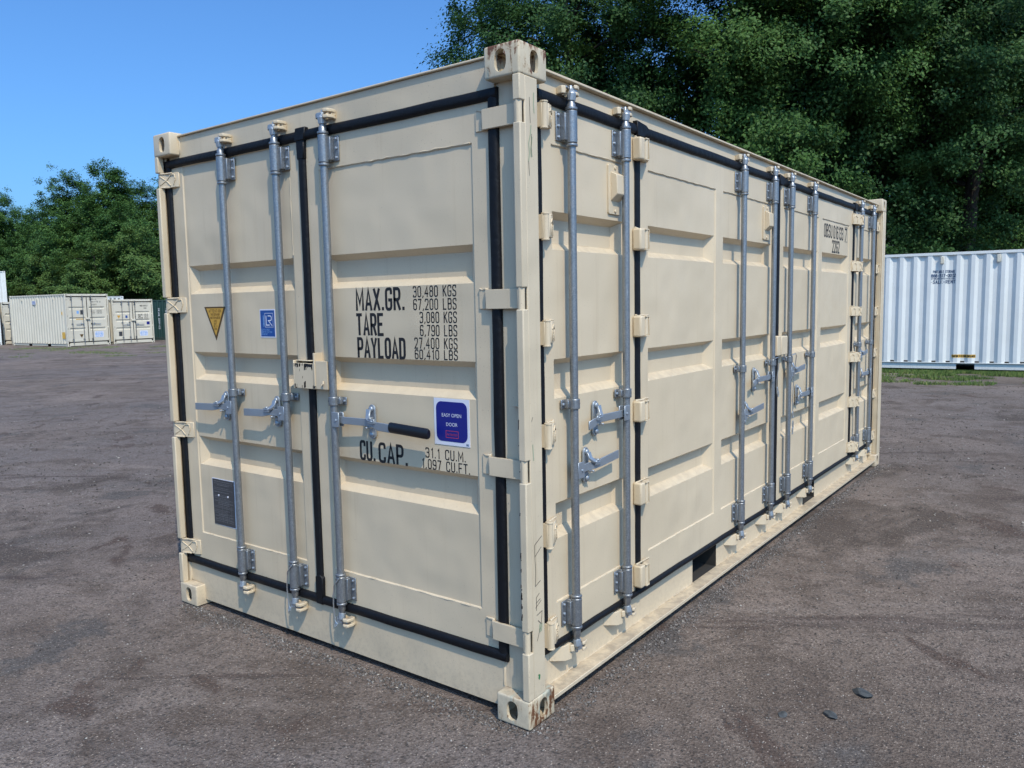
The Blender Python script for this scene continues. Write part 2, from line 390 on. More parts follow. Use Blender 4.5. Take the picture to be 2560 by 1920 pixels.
def bearing(T, u, va, vb, parent, fl=1, small=False):
    """bolted bracket that holds the bar"""
    mb = MB(T); r = .0235; lo, hi = min(va, vb), max(va, vb)
    mb.tube([(u, BARW, lo), (u, BARW, hi)], r, 20)
    e = .006 if not small else .002
    if not small:
        for z in (lo-.008, hi+.008): mb.tube([(u, BARW, z-.006), (u, BARW, z+.006)], r*1.04, 20)
    f0 = u+fl*.018; f1 = u+fl*(.066 if not small else .052)
    a, b = min(f0, f1), max(f0, f1)
    mb.box(a, b, .0005, .0075, lo+e, hi-e)
    x0, x1 = sorted((u+fl*.008, u+fl*.036)); mb.box(x0, x1, .007, .030, lo+e+.004, hi-e-.004)
    x0, x1 = sorted((u-fl*.022, u+fl*.022)); mb.box(x0, x1, .0, .02, lo+e, hi-e)
    o = mb.build('bar_bracket', 'galv', parent, bevel=.003, seg=2)
    ub = u+fl*(.053 if not small else .043)
    zs = (lo+.02, (lo+hi)/2, hi-.02) if not small else ((lo+hi)/2,)
    for z in zs: mb = MB(T); mb.tube([(ub, .006, z), (ub, .013, z), (ub, .0155, z)], [.0065, .0065, .003], 8); mb.build('bolt', 'zinc', parent)
    for z in ((lo+.016, hi-.016) if not small else ((lo+hi)/2,)):
        mb = MB(T); mb.tube([(u-fl*.0185, BARW+.011, z), (u-fl*.0215, BARW+.0135, z)], .0045, 8)
        mb.build('bolt_hole', 'black', parent)
def handle(T, bu, catch_u, tip_u, z, parent, grip=False, dz=0.):
    s = 1 if tip_u > bu else -1
    mb = MB(T); zc = z
    # ears welded on bar
    a, b = sorted((bu+s*.0, bu+s*.048)); 
    mb.box(a, b, BARW+.012, BARW+.018, zc-.038, zc+.03); mb.box(a, b, BARW-.016, BARW-.010, zc-.036, zc+.028)
    mb.tube([(bu+s*.030, BARW-.018, zc-.006), (bu+s*.030, BARW+.023, zc-.006)], .006, 10)
    # flat handle
    hx = [bu+s*.022, bu+s*.06, catch_u-s*.012, catch_u+s*.03, catch_u+s*.07, tip_u]
    hw = [BARW+.002, BARW, BARW-.006, BARW+.0, BARW+.008, BARW+.006]
    hz = [zc-.006, zc-.006, zc-.006, zc-.008, zc-.012+dz*.4, zc-.018+dz]
    hh = [.015, .0165, .0165, .015, .0185, .0185]
    pts = list(zip(hx, hw, hz, hh))
    prev = None
    for (x, w_, v, h) in pts:
        ring = [mb._v((x, w_-.0035, v-h)), mb._v((x, w_+.0035, v-h)), mb._v((x, w_+.0035, v+h)), mb._v((x, w_-.0035, v+h))]
        if prev:
            for k in range(4): mb.bm.faces.new([prev[k], prev[(k+1) % 4], ring[(k+1) % 4], ring[k]])
        else: mb.bm.faces.new(ring)
        prev = ring
    mb.bm.faces.new(prev[::-1])
    mb.build('door_handle', 'zinc', parent, bevel=.0015)
    if grip:
        g0 = tip_u-s*.22
        mb = MB(T); zz = zc-.014
        mb.tube([(g0, BARW+.008, zz), (g0+s*.006, BARW+.008, zz), (tip_u-s*.004, BARW+.006, zz-.006+dz*.5), (tip_u+s*.004, BARW+.006, zz-.006+dz*.5)], [.0115, .0125, .0125, .010], 14, flat=1.85)
        mb.build('handle_grip', 'grip', parent)
    # catch plate
    mb = MB(T); c = catch_u; hw_ = .020
    prof = []
    for k in range(9): t = math.pi*k/8; prof.append((c+hw_*math.cos(t), zc+.052+hw_*math.sin(t)))
    for k in range(9): t = math.pi+math.pi*k/8; prof.append((c+hw_*math.cos(t), zc-.062+hw_*math.sin(t)))
    A = [mb._v((p[0], .0, p[1])) for p in prof]; B = [mb._v((p[0], .009, p[1])) for p in prof]
    mb.bm.faces.new(B)
    for i in range(len(prof)): mb.bm.faces.new([A[i], A[(i+1) % len(prof)], B[(i+1) % len(prof)], B[i]])
    for z_ in (zc+.052, zc-.062): mb.tube([(c, .008, z_), (c, .017, z_), (c, .021, z_)], [.0125, .0125, .006], 10)
    # hasp lever: falls from top bolt over handle, and hook below
    L = [(c-s*.004, .022, zc+.050, .014), (c-s*.001, .030, zc+.026, .012), (c+s*.012, BARW+.008, zc+.010, .013), (c+s*.034, BARW+.014, zc+.002, .015)]
    prev = None
    for (x, w_, v, h) in L:
        ring = [mb._v((x-h, w_-.003, v-.004)), mb._v((x+h, w_-.003, v-.004)), mb._v((x+h, w_+.004, v+.004)), mb._v((x-h, w_+.004, v+.004))]
        if prev:
            for k in range(4): mb.bm.faces.new([prev[k], prev[(k+1) % 4], ring[(k+1) % 4], ring[k]])
        else: mb.bm.faces.new(ring)
        prev = ring
    mb.bm.faces.new(prev[::-1])
    mb.box(c-.009, c+.009, .009, BARW-.004, zc-.034, zc-.022)
    mb.box(c-.005, c+.005, BARW-.008, BARW+.012, zc-.032, zc-.024)
    x0, x1 = sorted((c+s*.014, c+s*.055)); mb.box(x0, x1, BARW+.006, BARW+.015, zc-.006, zc+.014)
    mb.tube([(c+s*.030, BARW-.004, zc+.016), (c+s*.030, BARW+.018, zc+.016)], .006, 8)
    mb.build('handle_catch', 'zinc', parent, bevel=.0015)
def keeper(T, u, v, parent, s=1, fl=1, base_w=0.):
    """cream cam keeper welded on header (s=1) or sill (s=-1)"""
    mb = MB(T)
    if base_w < -.01:   # wedge from the recessed sill
        x0, x1 = u-fl*.035, u-fl*.13
        mb.hexa([(x0, base_w, v-.045), (x1, base_w, v-.035), (x1+fl*.06, .018, v-.045), (x0+fl*.01, .022, v-.05),
                 (x0, base_w, v+.022), (x1, base_w, v+.022), (x1+fl*.06, .012, v+.020), (x0+fl*.01, .016, v+.022)])
        mb.box(min(u-.045, u+.045), max(u-.045, u+.045), base_w, .006, v-.016, v+.012)
    mb.box(u-.036, u+.036, min(base_w, 0), .006, v-.014, v+.014)
    for a_, b_ in ((v+.006, v+.021), (v-.019, v-.005)):
        mb.prism([(u+fl*.012, .0), (u+fl*.038, .0), (u+fl*.048, .026), (u+fl*.042, .054), (u+fl*.018, .060), (u+fl*.006, .052), (u+fl*.020, .040), (u+fl*.022, .024)], 2, a_, b_)
    mb.prism([(u+fl*.014, .0), (u+fl*.038, .0), (u+fl*.044, .030), (u+fl*.026, .030)], 2, v-.006, v+.007)
    mb.prism([(u-fl*.036, .0), (u-fl*.014, .0), (u-fl*.014, .026), (u-fl*.026, .034), (u-fl*.040, .024)], 2, v-.014, v+.016)
    mb.build('cam_keeper', 'cream', parent, bevel=.003, seg=2)
def corrug(mb, n_axis, fix, a0, a1, z0, z1, depth=.044, pitch=.278, sgn=1, off=0.):
    """vertical corrugation; plane normal along axis n_axis at coordinate fix (outer), running a0..a1"""
    a = a0; pts = [(a0, 0)]; x = a0+off
    seq = [(.072, 1), (.067, 1.), (.072, 0), (.067, 0)]
    pos = [(0, 0), (.072, 0), (.139, 1), (.211, 1)]
    k = 0; base = a0+off
    while True:
        done = False
        for dx, d in pos:
            X = base+k*pitch+dx
            if X >= a1: done = True; break
            if X > a0+.001: pts.append((X, d))
        if done: break
        k += 1
    pts.append((a1, 0))
    V0 = []; V1 = []
    for X, d in pts:
        c = fix-sgn*depth*d
        p = (c, X) if n_axis == 0 else (X, c)
        V0.append(mb.bm.verts.new(mb.T @ Vector((*p, z0)))); V1.append(mb.bm.verts.new(mb.T @ Vector((*p, z1))))
    for i in range(len(pts)-1): mb.bm.faces.new([V0[i], V0[i+1], V1[i+1], V1[i]])
    return pts

# corner casting, cut with real holes; local box 0..-.162 (x), 0...178 (y), 0...118 (z)
def casting_mesh():
    def cube(a0, a1, b0, b1, c0, c1, bev=0):
        mb = MB(); mb.box(a0, a1, b0, b1, c0, c1)
        if bev:
            bmesh.ops.bevel(mb.bm, geom=[e for e in mb.bm.edges], offset=bev, segments=4, affect='EDGES', profile=.5)
        return mb.build('tmp', 'cream', None, smooth=0)
    def oval(cx, cz, hw, hh, d, ax):
        mb = MB(); prof = []
        for k in range(32):
            t = 2*math.pi*k/32; c, s_ = math.cos(t), math.sin(t)
            prof.append((cx+hw*(abs(c)**.8)*(1 if c > 0 else -1), cz+hh*(abs(s_)**.8)*(1 if s_ > 0 else -1)))
        mb.prism(prof, ax, -d, d); return mb.build('tmp', 'cream', None, smooth=0)
    A = cube(-.162, 0, 0, .178, 0, .118, .009)
    tools = [cube(-.147, -.014, .015, .163, .014, .104)]
    tools.append(oval(-.085, .059, .027, .040, .05, 1))        # end face hole (normal y)
    o = oval(.095, .059, .027, .040, .05, 0); tools.append(o)   # side face hole (normal x)
    t = MB(); t.prism([(-.085+.034*math.cos(k*math.pi/12), .09+.055*math.sin(k*math.pi/12)) for k in range(24)], 2, .09, .14); tools.append(t.build('tmp', 'cream', None, smooth=0))
    for q in tools:
        b = A.modifiers.new('b', 'BOOLEAN'); b.operation = 'DIFFERENCE'; b.object = q; b.solver = 'EXACT'
    dg = bpy.context.evaluated_depsgraph_get(); me = bpy.data.meshes.new_from_object(A.evaluated_get(dg))
    for q in tools+[A]: bpy.data.objects.remove(q, do_unlink=True)
    return me
CAST = casting_mesh()
def casting(parent, mx, my, top, y0, y1, x0, x1, H, m='cream'):
    """mx: mirror in x (left side); my: far end"""
    me = CAST.copy(); k = len(me.vertices); co = np.empty(k*3); me.vertices.foreach_get('co', co); co = co.reshape(-1, 3)
    if mx: co[:, 0] = x0-co[:, 0]
    if my: co[:, 1] = y1-co[:, 1]
    if top: co[:, 2] = H-.118+co[:, 2]
    else: co[:, 2] = .118-co[:, 2]
    me.vertices.foreach_set('co', co.ravel())
    if (mx+my+(not top)) % 2: me.flip_normals()
    me.materials.clear(); me.materials.append(MAT[m])
    me.polygons.foreach_set('use_smooth', [True]*len(me.polygons)); me.set_sharp_from_angle(angle=R(30))
    o = bpy.data.objects.new('corner_casting', me); COL.objects.link(o); o.parent = parent; return o
LEN, WID, HGT = 6.058, 2.438, 2.591

# ================================================================== MAIN CONTAINER
C0 = empty('shipping_container')
tag(C0, 'large cream side-opening shipping container in the foreground with galvanised bars on two faces', 'shipping container')
for mx in (0, 1):
    for my in (0, 1):
        for top in (0, 1):
            worn = (not mx) and (not my)
            o = casting(C0, mx, my, top, 0, LEN, -WID, 0, HGT, 'cream_worn' if worn else 'cream')
            if worn: o['label'] = 'rust stained scratched corner casting at the %s of the near post' % ('top' if top else 'foot')
def post(x_sign, y_sign, notch, near=False):
    mb = MB(); X = (lambda x: x) if x_sign > 0 else (lambda x: -WID-x); Y = (lambda y: y) if y_sign > 0 else (lambda y: LEN-y)
    def bx(a0, a1, b0, b1, c0, c1):
        a = sorted((X(a0), X(a1))); b = sorted((Y(b0), Y(b1))); mb.box(a[0], a[1], b[0], b[1], c0, c1)
    z0, z1 = .116, HGT-.116
    bx(-.012, -.002, .034, .115, z0, z1)
    zs = [z0]+[z for n_ in notch for z in n_]+[z1]
    for a, b in zip(zs[::2], zs[1::2]): bx(-.034, -.001, .001, .036, a, b)
    bx(-.050, -.0125, .105, .1145, z0, z1)
    if near: bx(-.139, -.0125, .056, .10, z0, z1); bx(-.10, -.05, .115, .20, z0, z1)
    else:
        bx(-.10, -.05, .0585, .20, z0, z1); bx(-.165, -.101, .058, .12, z0, z1); bx(-.036, -.013, .044, .058, z0, z1)
    return mb
HZ = [(.308, .394), (.978, 1.062), (1.632, 1.712), (2.306, 2.383)]
post(1, 1, HZ, True).build('corner_post', 'cream_post', C0, bevel=.007, seg=3, smooth=50)
post(-1, 1, [(.285, .37), (.95, 1.037), (1.638, 1.722), (2.31, 2.39)]).build('corner_post', 'cream_post', C0, bevel=.005, seg=2)
post(1, -1, []).build('corner_post', 'cream_post', C0, bevel=.005, seg=2)
post(-1, -1, []).build('corner_post', 'cream_post', C0, bevel=.005, seg=2)
# end header and sill
mb = MB()
mb.box(-WID+.155, -.155, .055, .12, 2.452, 2.568); mb.box(-WID+.12, -.10, .062, .12, 2.452, 2.472)
mb.box(-WID+.158, -.158, .043, .13, 2.569, 2.577)
weld(mb, (-WID+.165, .055, 2.48), (-WID+.165, .055, 2.565), .005, 3)
mb.build('door_header', 'cream', C0, bevel=.003)
mb = MB()
mb.box(-WID+.155, -.155, .055, .13, .030, .228); mb.box(-WID+.03, -.165, .0565, .13, .119, .2275); mb.box(-.1655, -.03, .0565, .13, .1185, .2275)
weld(mb, (-.163, .056, .12), (-.163, .056, .225), .005, 5); weld(mb, (-WID+.035, .056, .12), (-WID+.035, .056, .225), .004, 6)
mb.build('door_sill', 'cream', C0, bevel=.003)
mb = MB()   # left edge cover so the leaf gap is closed on the hinge side
mb.box(-WID+.0125, -WID+.02, .0565, .13, .23, 2.45);
mb.build('door_jamb', 'cream', C0)
# side top rail, bottom rail with ledge and fork pockets
mb = MB()
mb.box(-.12, -.055, .170, LEN-.170, 2.458, 2.529); mb.box(-.13, -.030, .180, LEN-.180, 2.530, 2.540)
mb.build('top_rail', 'cream', C0, bevel=.002)
mb = MB(); xi = -.077; PK = [(1.70, 2.045), (3.765, 4.075)]
segs = [(.115, PK[0][0]), (PK[0][1], PK[1][0]), (PK[1][1], LEN-.115)]
for a, b in segs: mb.box(-.11, xi, a, b, .0695, .228)
for a, b in PK: mb.box(-.11, xi, a, b, .205, .228)
mb.box(-.11, xi+.006, .13, LEN-.13, .229, .234)
mb.box(-.13, -.004, .179, LEN-.179, .052, .069)
for a, b in segs: weld(mb, (xi, max(a, .19), .071), (xi, min(b, LEN-.19), .071), .0035, int(a*10))
mb.build('bottom_rail', 'cream', C0, bevel=.002)
for (a, b) in PK:
    mb = MB()
    mb.box(-1.2, -.0785, a+.0005, a+.004, .0696, .2045); mb.box(-1.2, -.0785, b-.004, b-.0005, .0696, .2045)
    mb.box(-1.2, -.111, a-.003, b+.003, .206, .210); mb.box(-1.2, -.079, a+.005, b-.005, .0695, .0705)
    mb.build('fork_pocket', 'dark', C0)
mb = MB(); mb.box(-WID+.02, -.112, .14, LEN-.14, .212, .24); mb.build('floor', 'dark', C0)
# roof, rear wall, far side wall
mb = MB(); corrug(mb, 1, 0, 0, 0, 0, 0) if False else None
for k in range(29):
    y = .14+k*.2
    mb.poly([(-WID+.04, y, 2.545), (-.12, y, 2.545), (-.12, y+.06, 2.545), (-WID+.04, y+.06, 2.545)])
    mb.poly([(-WID+.04, y+.06, 2.545), (-.12, y+.06, 2.545), (-.12, y+.1, 2.56), (-WID+.04, y+.1, 2.56)])
    mb.poly([(-WID+.04, y+.1, 2.56), (-.12, y+.1, 2.56), (-.12, y+.16, 2.56), (-WID+.04, y+.16, 2.56)])
    mb.poly([(-WID+.04, y+.16, 2.56), (-.12, y+.16, 2.56), (-.12, y+.2, 2.545), (-WID+.04, y+.2, 2.545)])
mb.build('roof_panel', 'cream', C0, norm=True)
mb = MB(); corrug(mb, 0, -WID+.02, .12, LEN-.12, .14, 2.5, sgn=-1); mb.box(-WID+.005, -WID+.06, .17, LEN-.17, 2.49, 2.585); mb.box(-WID+.005, -WID+.06, .17, LEN-.17, .03, .15)
mb.build('side_wall', 'cream', C0, norm=False)
mb = MB(); corrug(mb, 1, LEN-.02, -WID+.1, -.1, .14, 2.5, sgn=1); mb.box(-WID+.16, -.16, LEN-.08, LEN-.01, 2.49, 2.585); mb.box(-WID+.16, -.16, LEN-.08, LEN-.01, .03, .15)
mb.build('rear_wall', 'cream', C0, norm=False)

ER = [(1.888, 1.737), (1.427, 1.275), (.965, .806)]
SR = [(2.015, 1.865), (1.428, 1.268), (.837, .687)]
# ---- end doors
doorL = MB(ENDT); leaf(doorL, -2.372, -1.292, .262, 2.420, [(-2.268, -1.368, .417, 2.416, ER)]); weld(doorL, (-2.26, -.003, .4165), (-1.375, -.003, .4165), .003, 1); weld(doorL, (-1.372, -.002, 1.90), (-1.372, -.002, 2.26), .003, 2)
doorL = doorL.build('door', 'cream', C0, label='left door leaf of the short end, two locking bars')
doorR = MB(ENDT); leaf(doorR, -1.248, -.182, .262, 2.420, [(-1.165, -.270, .417, 2.273, ER)]); weld(doorR, (-1.155, -.003, .4165), (-.28, -.003, .4165), .0035, 11); weld(doorR, (-1.155, -.003, 2.273), (-.28, -.003, 2.273), .0035, 12)
doorR = doorR.build('door', 'cream', C0, label='right door leaf of the short end with weight lettering')
for v, sd_ in ((2.436, 1), (.247, 2)):
    gask_h(ENDT, v, -2.419, -1.270, .022, doorL, seed=sd_); gask_h(ENDT, v, -1.2695, -.139, .022, doorR, seed=sd_+5)
gask_v(ENDT, -2.392, .23, 2.452, .027, parent=doorL, seed=3); gask_v(ENDT, -1.270, .24, 2.44, .0225, parent=doorR, seed=4)
gask_v(ENDT, -.161, .23, 2.452, .0235, parent=doorR, seed=5)
mb = MB(ENDT); mb.prism([(-1.305, 2.412), (-1.235, 2.412), (-1.225, 2.47), (-1.295, 2.47)], 1, -.01, .022); mb.build('gasket_joint', 'rubber', doorR, bevel=.004)
mb = MB(ENDT); mb.prism([(-1.295, 2.33), (-1.246, 2.33), (-1.243, 2.42), (-1.298, 2.42)], 1, -.012, .018); mb.build('gasket_joint', 'rubber', doorR, bevel=.004)
mb = MB(ENDT); mb.prism([(-1.294, .225), (-1.244, .225), (-1.240, .36), (-1.262, .375), (-1.294, .36)], 1, -.012, .0185)
mb.build('gasket_joint', 'rubber', doorR, bevel=.004)
# hinges right post: plain straps
for i, (a, b) in enumerate(HZ):
    mb = MB(ENDT); zc = (a+b)/2; h = .0375
    prof = [(-.246, .0), (-.246, .006), (-.214, .007), (-.200, .024), (-.040, .026), (-.030, .05), (-.010, .048), (-.016, .038), (-.030, .015), (-.195, .010), (-.205, .0)]
    mb.prism(prof, 2, zc-h, zc+h)
    weld(mb, (-.244, .004, zc+h+.002), (-.20, .006, zc+h+.002), .005, i)
    mb.build('hinge', 'cream', doorR, bevel=.002)
    mb = MB(); mb.tube([(-.0185, .016, a-.004), (-.0185, .016, b+.004)], .0135, 16); mb.build('hinge_pin', 'cream', doorR)
# hinges left post: cast with X relief
def xhinge(T, u_post, u_leaf, z0, z1, parent, w0=0., wtop=.03):
    s = 1 if u_leaf > u_post else -1; zc = (z0+z1)/2; h = (z1-z0)/2
    mb = MB(T)
    prof = [(u_post, w0), (u_post, wtop+.018), (u_post+s*.025, wtop+.02), (u_post+s*.06, wtop), (u_leaf-s*.02, .014), (u_leaf, .004), (u_leaf, -.002), (u_post+s*.03, w0-.002)]
    mb.prism(prof, 2, z0+.002, z1-.002)
    L = abs(u_leaf-u_post)
    def W(u):
        t = abs(u-u_post); return (wtop+.02 if t < .025 else wtop+.02-(t-.025)/.035*.02 if t < .06 else wtop-(t-.06)/max(L-.08, .01)*(wtop-.014))+.002
    def bar(p, q, r=.0032):
        k = 5; mb.tube([(p[0]+(q[0]-p[0])*i/k, W(p[0]+(q[0]-p[0])*i/k), p[1]+(q[1]-p[1])*i/k) for i in range(k+1)], r, 6)
    a = u_post+s*.022; m_ = u_post+s*L*.47; e = u_post+s*L*.84
    bar((a, zc+h*.62), (m_+s*.02, zc-h*.68)); bar((a, zc-h*.62), (m_+s*.02, zc+h*.68))
    bar((m_+s*.02, zc+h*.68), (e, zc+h*.72)); bar((e, zc+h*.72), (e+s*.006, zc+h*.1)); bar((e+s*.006, zc+h*.1), (m_+s*.045, zc-h*.62))
    bar((a, zc+h*.9), (e-s*.02, zc+h*.93), .005); bar((a, zc-h*.9), (m_+s*.01, zc-h*.93), .005)
    mb.build('hinge', 'cream', parent, bevel=.002, smooth=50)
for a, b in [(.285, .37), (.95, 1.037), (1.638, 1.722), (2.31, 2.39)]: xhinge(ENDT, -2.436, -2.292, a, b, doorL, wtop=.02)
# bars, brackets
for u, d in ((-1.855, doorL), (-1.427, doorL), (-1.085, doorR)):
    locking_bar(ENDT, u, d, .195, 2.492, fl=1)
    bearing(ENDT, u, 2.289, 2.410, d); bearing(ENDT, u, .283, .406, d)
    bearing(ENDT, u, 1.208, 1.248, d, small=True)
    keeper(ENDT, u+.012, 2.494, C0, 1, 1); keeper(ENDT, u+.012, .192, C0, -1, 1)
handle(ENDT, -1.855, -1.962, -2.195, 1.155, doorL); handle(ENDT, -1.427, -1.538, -1.762, 1.152, doorL)
handle(ENDT, -1.085, -.868, -.502, 1.150, doorR, grip=True, dz=-.01)
# lock box
mb = MB(ENDT)
mb.box(-1.352, -1.344, .0, .047, 1.276, 1.409); mb.box(-1.351, -1.196, .040, .046, 1.277, 1.396); mb.box(-1.351, -1.235, .0, .039, 1.278, 1.284)
mb.box(-1.343, -1.24, .0005, .034, 1.404, 1.409)
lb_ = mb.build('lock_box', 'cream', doorL, bevel=.002, label='cream lock box with chipped black scratches')
mb = MB(ENDT); rr = random.Random(12)
for k in range(34):
    x = -1.347+rr.random()**1.2*.140; top_ = rr.random() < .55; h = rr.uniform(.006, .034) if x > -1.28 else rr.uniform(.004, .02); w2 = rr.uniform(.0015, .006)
    z = 1.395-h*.5 if top_ else (1.277+h*.6 if rr.random() < .7 else rr.uniform(1.30, 1.37))
    mb.poly([(x-w2, .0464, z-h*.5), (x+w2*.6, .0464, z-h*.4), (x+w2, .0464, z+h*.5), (x-w2*.7, .0464, z+h*.45)])
mb.poly([(-1.262, .0465, 1.382), (-1.212, .0465, 1.378), (-1.210, .0465, 1.393), (-1.266, .0465, 1.395)]); mb.poly([(-1.207, .0466, 1.28), (-1.199, .0466, 1.28), (-1.200, .0466, 1.385), (-1.205, .0466, 1.38)])
mb.build('chipped_paint', 'black', doorL, smooth=0, norm=False)
mb = MB(ENDT); mb.box(-1.192, -1.111, .0, .046, 1.279, 1.408); mb.tube([(-1.135, .05, 1.317), (-1.127, .058, 1.305), (-1.137, .058, 1.296), (-1.147, .05, 1.302)], .003, 6); mb.box(-1.201, -1.1925, .0, .050, 1.292, 1.445)
mb.build('lock_box', 'cream', doorR, bevel=.006, seg=2)
# lanyards at bottom
def wire(name, pts, parent, r=.0031, m='wire'):
    mb = MB(ENDT); mb.tube(pts, r, 6); return mb.build(name, m, parent)
for u, d in ((-1.427, doorL), (-1.085, doorR)):
    P = []
    for k in range(24):
        t = k/23
        if t < .35: q = t/.35; P.append((u+.022-.045*q, BARW+.024+.004*math.sin(q*3), .410-.05*q))
        else: q = (t-.35)/.65; P.append((u-.026-.010*math.sin(q*3.1), BARW+.02, .358-.17*q))
    P.append((u-.012, BARW+.02, .178)); wire('lanyard', P, d)
    mb = MB(ENDT); mb.tube([(u-.03, BARW+.018, .182), (u-.018, BARW+.02, .168), (u-.03, BARW+.02, .160), (u-.036, BARW+.018, .172), (u-.03, BARW+.018, .182)], .003, 6, caps=False); mb.build('lanyard_clip', 'wire', d)

PW = -.0056      # text offset on pressed flats (w of flats is -.006)
def lettering(name, T, parent, items, m='black', label=None, w0=PW):
    if len(items) > 1:
        for it in items: lettering(name, T, parent, [it], m, ('black lettering %s' % it[0]) if label else None, w0)
        return
    mb = MB(T)
    for it in items: text(mb, it[0], it[1], it[3], it[4], 1, it[5], w0=w0, u1=it[2], spacing=(it[6] if len(it) > 6 else .30))
    o = mb.build(name, m, parent, smooth=0, norm=False); 
    if label: o['label'] = label
    return o
lettering('lettering', ENDT, doorR, [
 ('MAX.GR.', -.953, -.665, 1.640, .087, .0135), ('TARE', -.955, -.795, 1.531, .087, .0135), ('PAYLOAD', -.953, -.668, 1.432, .080, .0135)], label='bold black MAX.GR. TARE PAYLOAD lettering')
lettering('lettering', ENDT, doorR, [
 ('30,480 KGS', -.607, -.374, 1.690, .042, .0052), ('67,200 LBS', -.607, -.374, 1.637, .042, .0052),
 ('3,080 KGS', -.573, -.374, 1.583, .042, .0052), ('6,790 LBS', -.573, -.374, 1.529, .042, .0052),
 ('27,400 KGS', -.607, -.374, 1.476, .042, .0052), ('60,410 LBS', -.607, -.374, 1.432, .0365, .0052)], label='black weight figures in kilograms and pounds')
lettering('lettering', ENDT, doorR, [
 ('CU.', -.963, -.874, .968, .080, .013), ('CAP.', -.842, -.675, .968, .080, .013),
 ('31.1 CU.M.', -.562, -.345, 1.016, .039, .0052), ('1,097 CU.FT.', -.586, -.324, .968, .038, .0052)], label='black CU. CAP. lettering with volume figures')
# easy open sticker
def plate(mb, u0, u1, v0, v1, w0, w1, r=0.):
    prof = []
    for (cx, cz, a) in ((u1-r, v1-r, 0), (u0+r, v1-r, 90), (u0+r, v0+r, 180), (u1-r, v0+r, 270)):
        for k in range(7 if r else 1): t = R(a+15*k); prof.append((cx+r*math.cos(t), cz+r*math.sin(t)))
    mb.prism(prof, 1, w0, w1)
FONT = None
def btext(s_, T, u, v, size, w0, parent, m, name='lettering', align='CENTER', rot=0, sx=1., bold=0.):
    cu = bpy.data.curves.new('t', 'FONT'); cu.body = s_; cu.size = size; cu.align_x = align; cu.resolution_u = 3; cu.offset = bold
    o = bpy.data.objects.new('t', cu); COL.objects.link(o); dg = bpy.context.evaluated_depsgraph_get(); me = bpy.data.meshes.new_from_object(o.evaluated_get(dg))
    bpy.data.objects.remove(o, do_unlink=True)
    for vtx in me.vertices:
        x, y = vtx.co.x*sx, vtx.co.y; x, y = x*math.cos(rot)-y*math.sin(rot), x*math.sin(rot)+y*math.cos(rot)
        vtx.co = T @ Vector((u+x, w0, v+y))
    me.materials.clear(); me.materials.append(MAT[m]); me.name = name
    o = bpy.data.objects.new(name, me); COL.objects.link(o); o.parent = parent; return o
mb = MB(ENDT); plate(mb, -.508, -.317, 1.078, 1.272, -.0058, -.004); st = mb.build('sticker', 'stwhite', doorR, smooth=0, label='blue and white EASY OPEN DOOR sticker')
mb = MB(ENDT); plate(mb, -.496, -.329, 1.094, 1.259, -.004, -.0032, .028); mb.build('sticker_panel', 'blue', doorR, smooth=0)
btext('EASY OPEN', ENDT, -.412, 1.196, .021, -.0028, doorR, 'stwhite'); btext('DOOR', ENDT, -.412, 1.158, .021, -.0028, doorR, 'stwhite')
mb = MB(ENDT)
for a, b, c, d in ((-.443, -.379, 1.137, 1.1392), (-.443, -.379, 1.109, 1.1112), (-.4452, -.443, 1.109, 1.1392), (-.379, -.3768, 1.109, 1.1392)): mb.box(a, b, -.0032, -.0029, c, d)
mb.build('sticker_stamp', 'red', doorR, smooth=0)
btext('PATENTED', ENDT, -.411, 1.1185, .0125, -.0028, doorR, 'red', sx=.9)
mb = MB(ENDT)
for i in range(3): mb.box(-.337, -.323, -.004, -.0035, 1.083+i*.003, 1.0845+i*.003)
mb.build('sticker_mark', 'navy', doorR, smooth=0)
# triangle
mb = MB(ENDT); mb.prism([(-2.136, 1.668), (-1.945, 1.668), (-2.041, 1.492)], 1, -.0058, -.0045); mb.build('warning_sticker', 'brown', doorL, smooth=0, label='yellow triangular ATTENTION sticker')
mb = MB(ENDT); mb.prism([(-2.118, 1.6595), (-1.963, 1.6595), (-2.041, 1.516)], 1, -.0045, -.0038); mb.build('sticker_panel', 'yellow', doorL, smooth=0)
lettering('lettering', ENDT, doorL, [('ATTENTION', -2.094, -1.984, 1.639, .014, .0022), ('THIS CONTAINER', -2.080, -2.000, 1.622, .011, .0016), ('MUST BE HANDLED', -2.083, -1.998, 1.605, .011, .0016),
  ('AND', -2.053, -2.029, 1.589, .010, .0016), ('SET', -2.053, -2.029, 1.575, .009, .0016), ('DOWN', -2.056, -2.026, 1.561, .009, .0016), ('LEVEL', -2.054, -2.028, 1.547, .009, .0016)], 'brown', w0=-.0034)
# LR plate
mb = MB(ENDT); plate(mb, -1.658, -1.537, 1.510, 1.650, -.0058, -.0045, .003); mb.build('inspection_sticker', 'stwhite', doorL, smooth=0, label='blue certification sticker with two white letters')
mb = MB(ENDT); plate(mb, -1.6525, -1.5425, 1.516, 1.6445, -.0045, -.0038); mb.build('sticker_panel', 'blue2', doorL, smooth=0)
mb = MB(ENDT)
for pts in ([(-1.617, 1.63), (-1.553, 1.63), (-1.553, 1.562), (-1.617, 1.562), (-1.617, 1.63)],):
    ribbon(mb, pts, .0010, None, lambda a, b: (a, -.0034, b))
ribbon(mb, [(-1.607, 1.617), (-1.607, 1.572), (-1.582, 1.572)], .0026, None, lambda a, b: (a, -.0034, b))
ribbon(mb, fil([(-1.592, 1.617), (-1.565, 1.617, 1), (-1.565, 1.594, 1), (-1.590, 1.594), (-1.562, 1.570)], .014), .0026, None, lambda a, b: (a, -.0033, b))
mb.build('emblem', 'stwhite', doorL, smooth=0, norm=False)
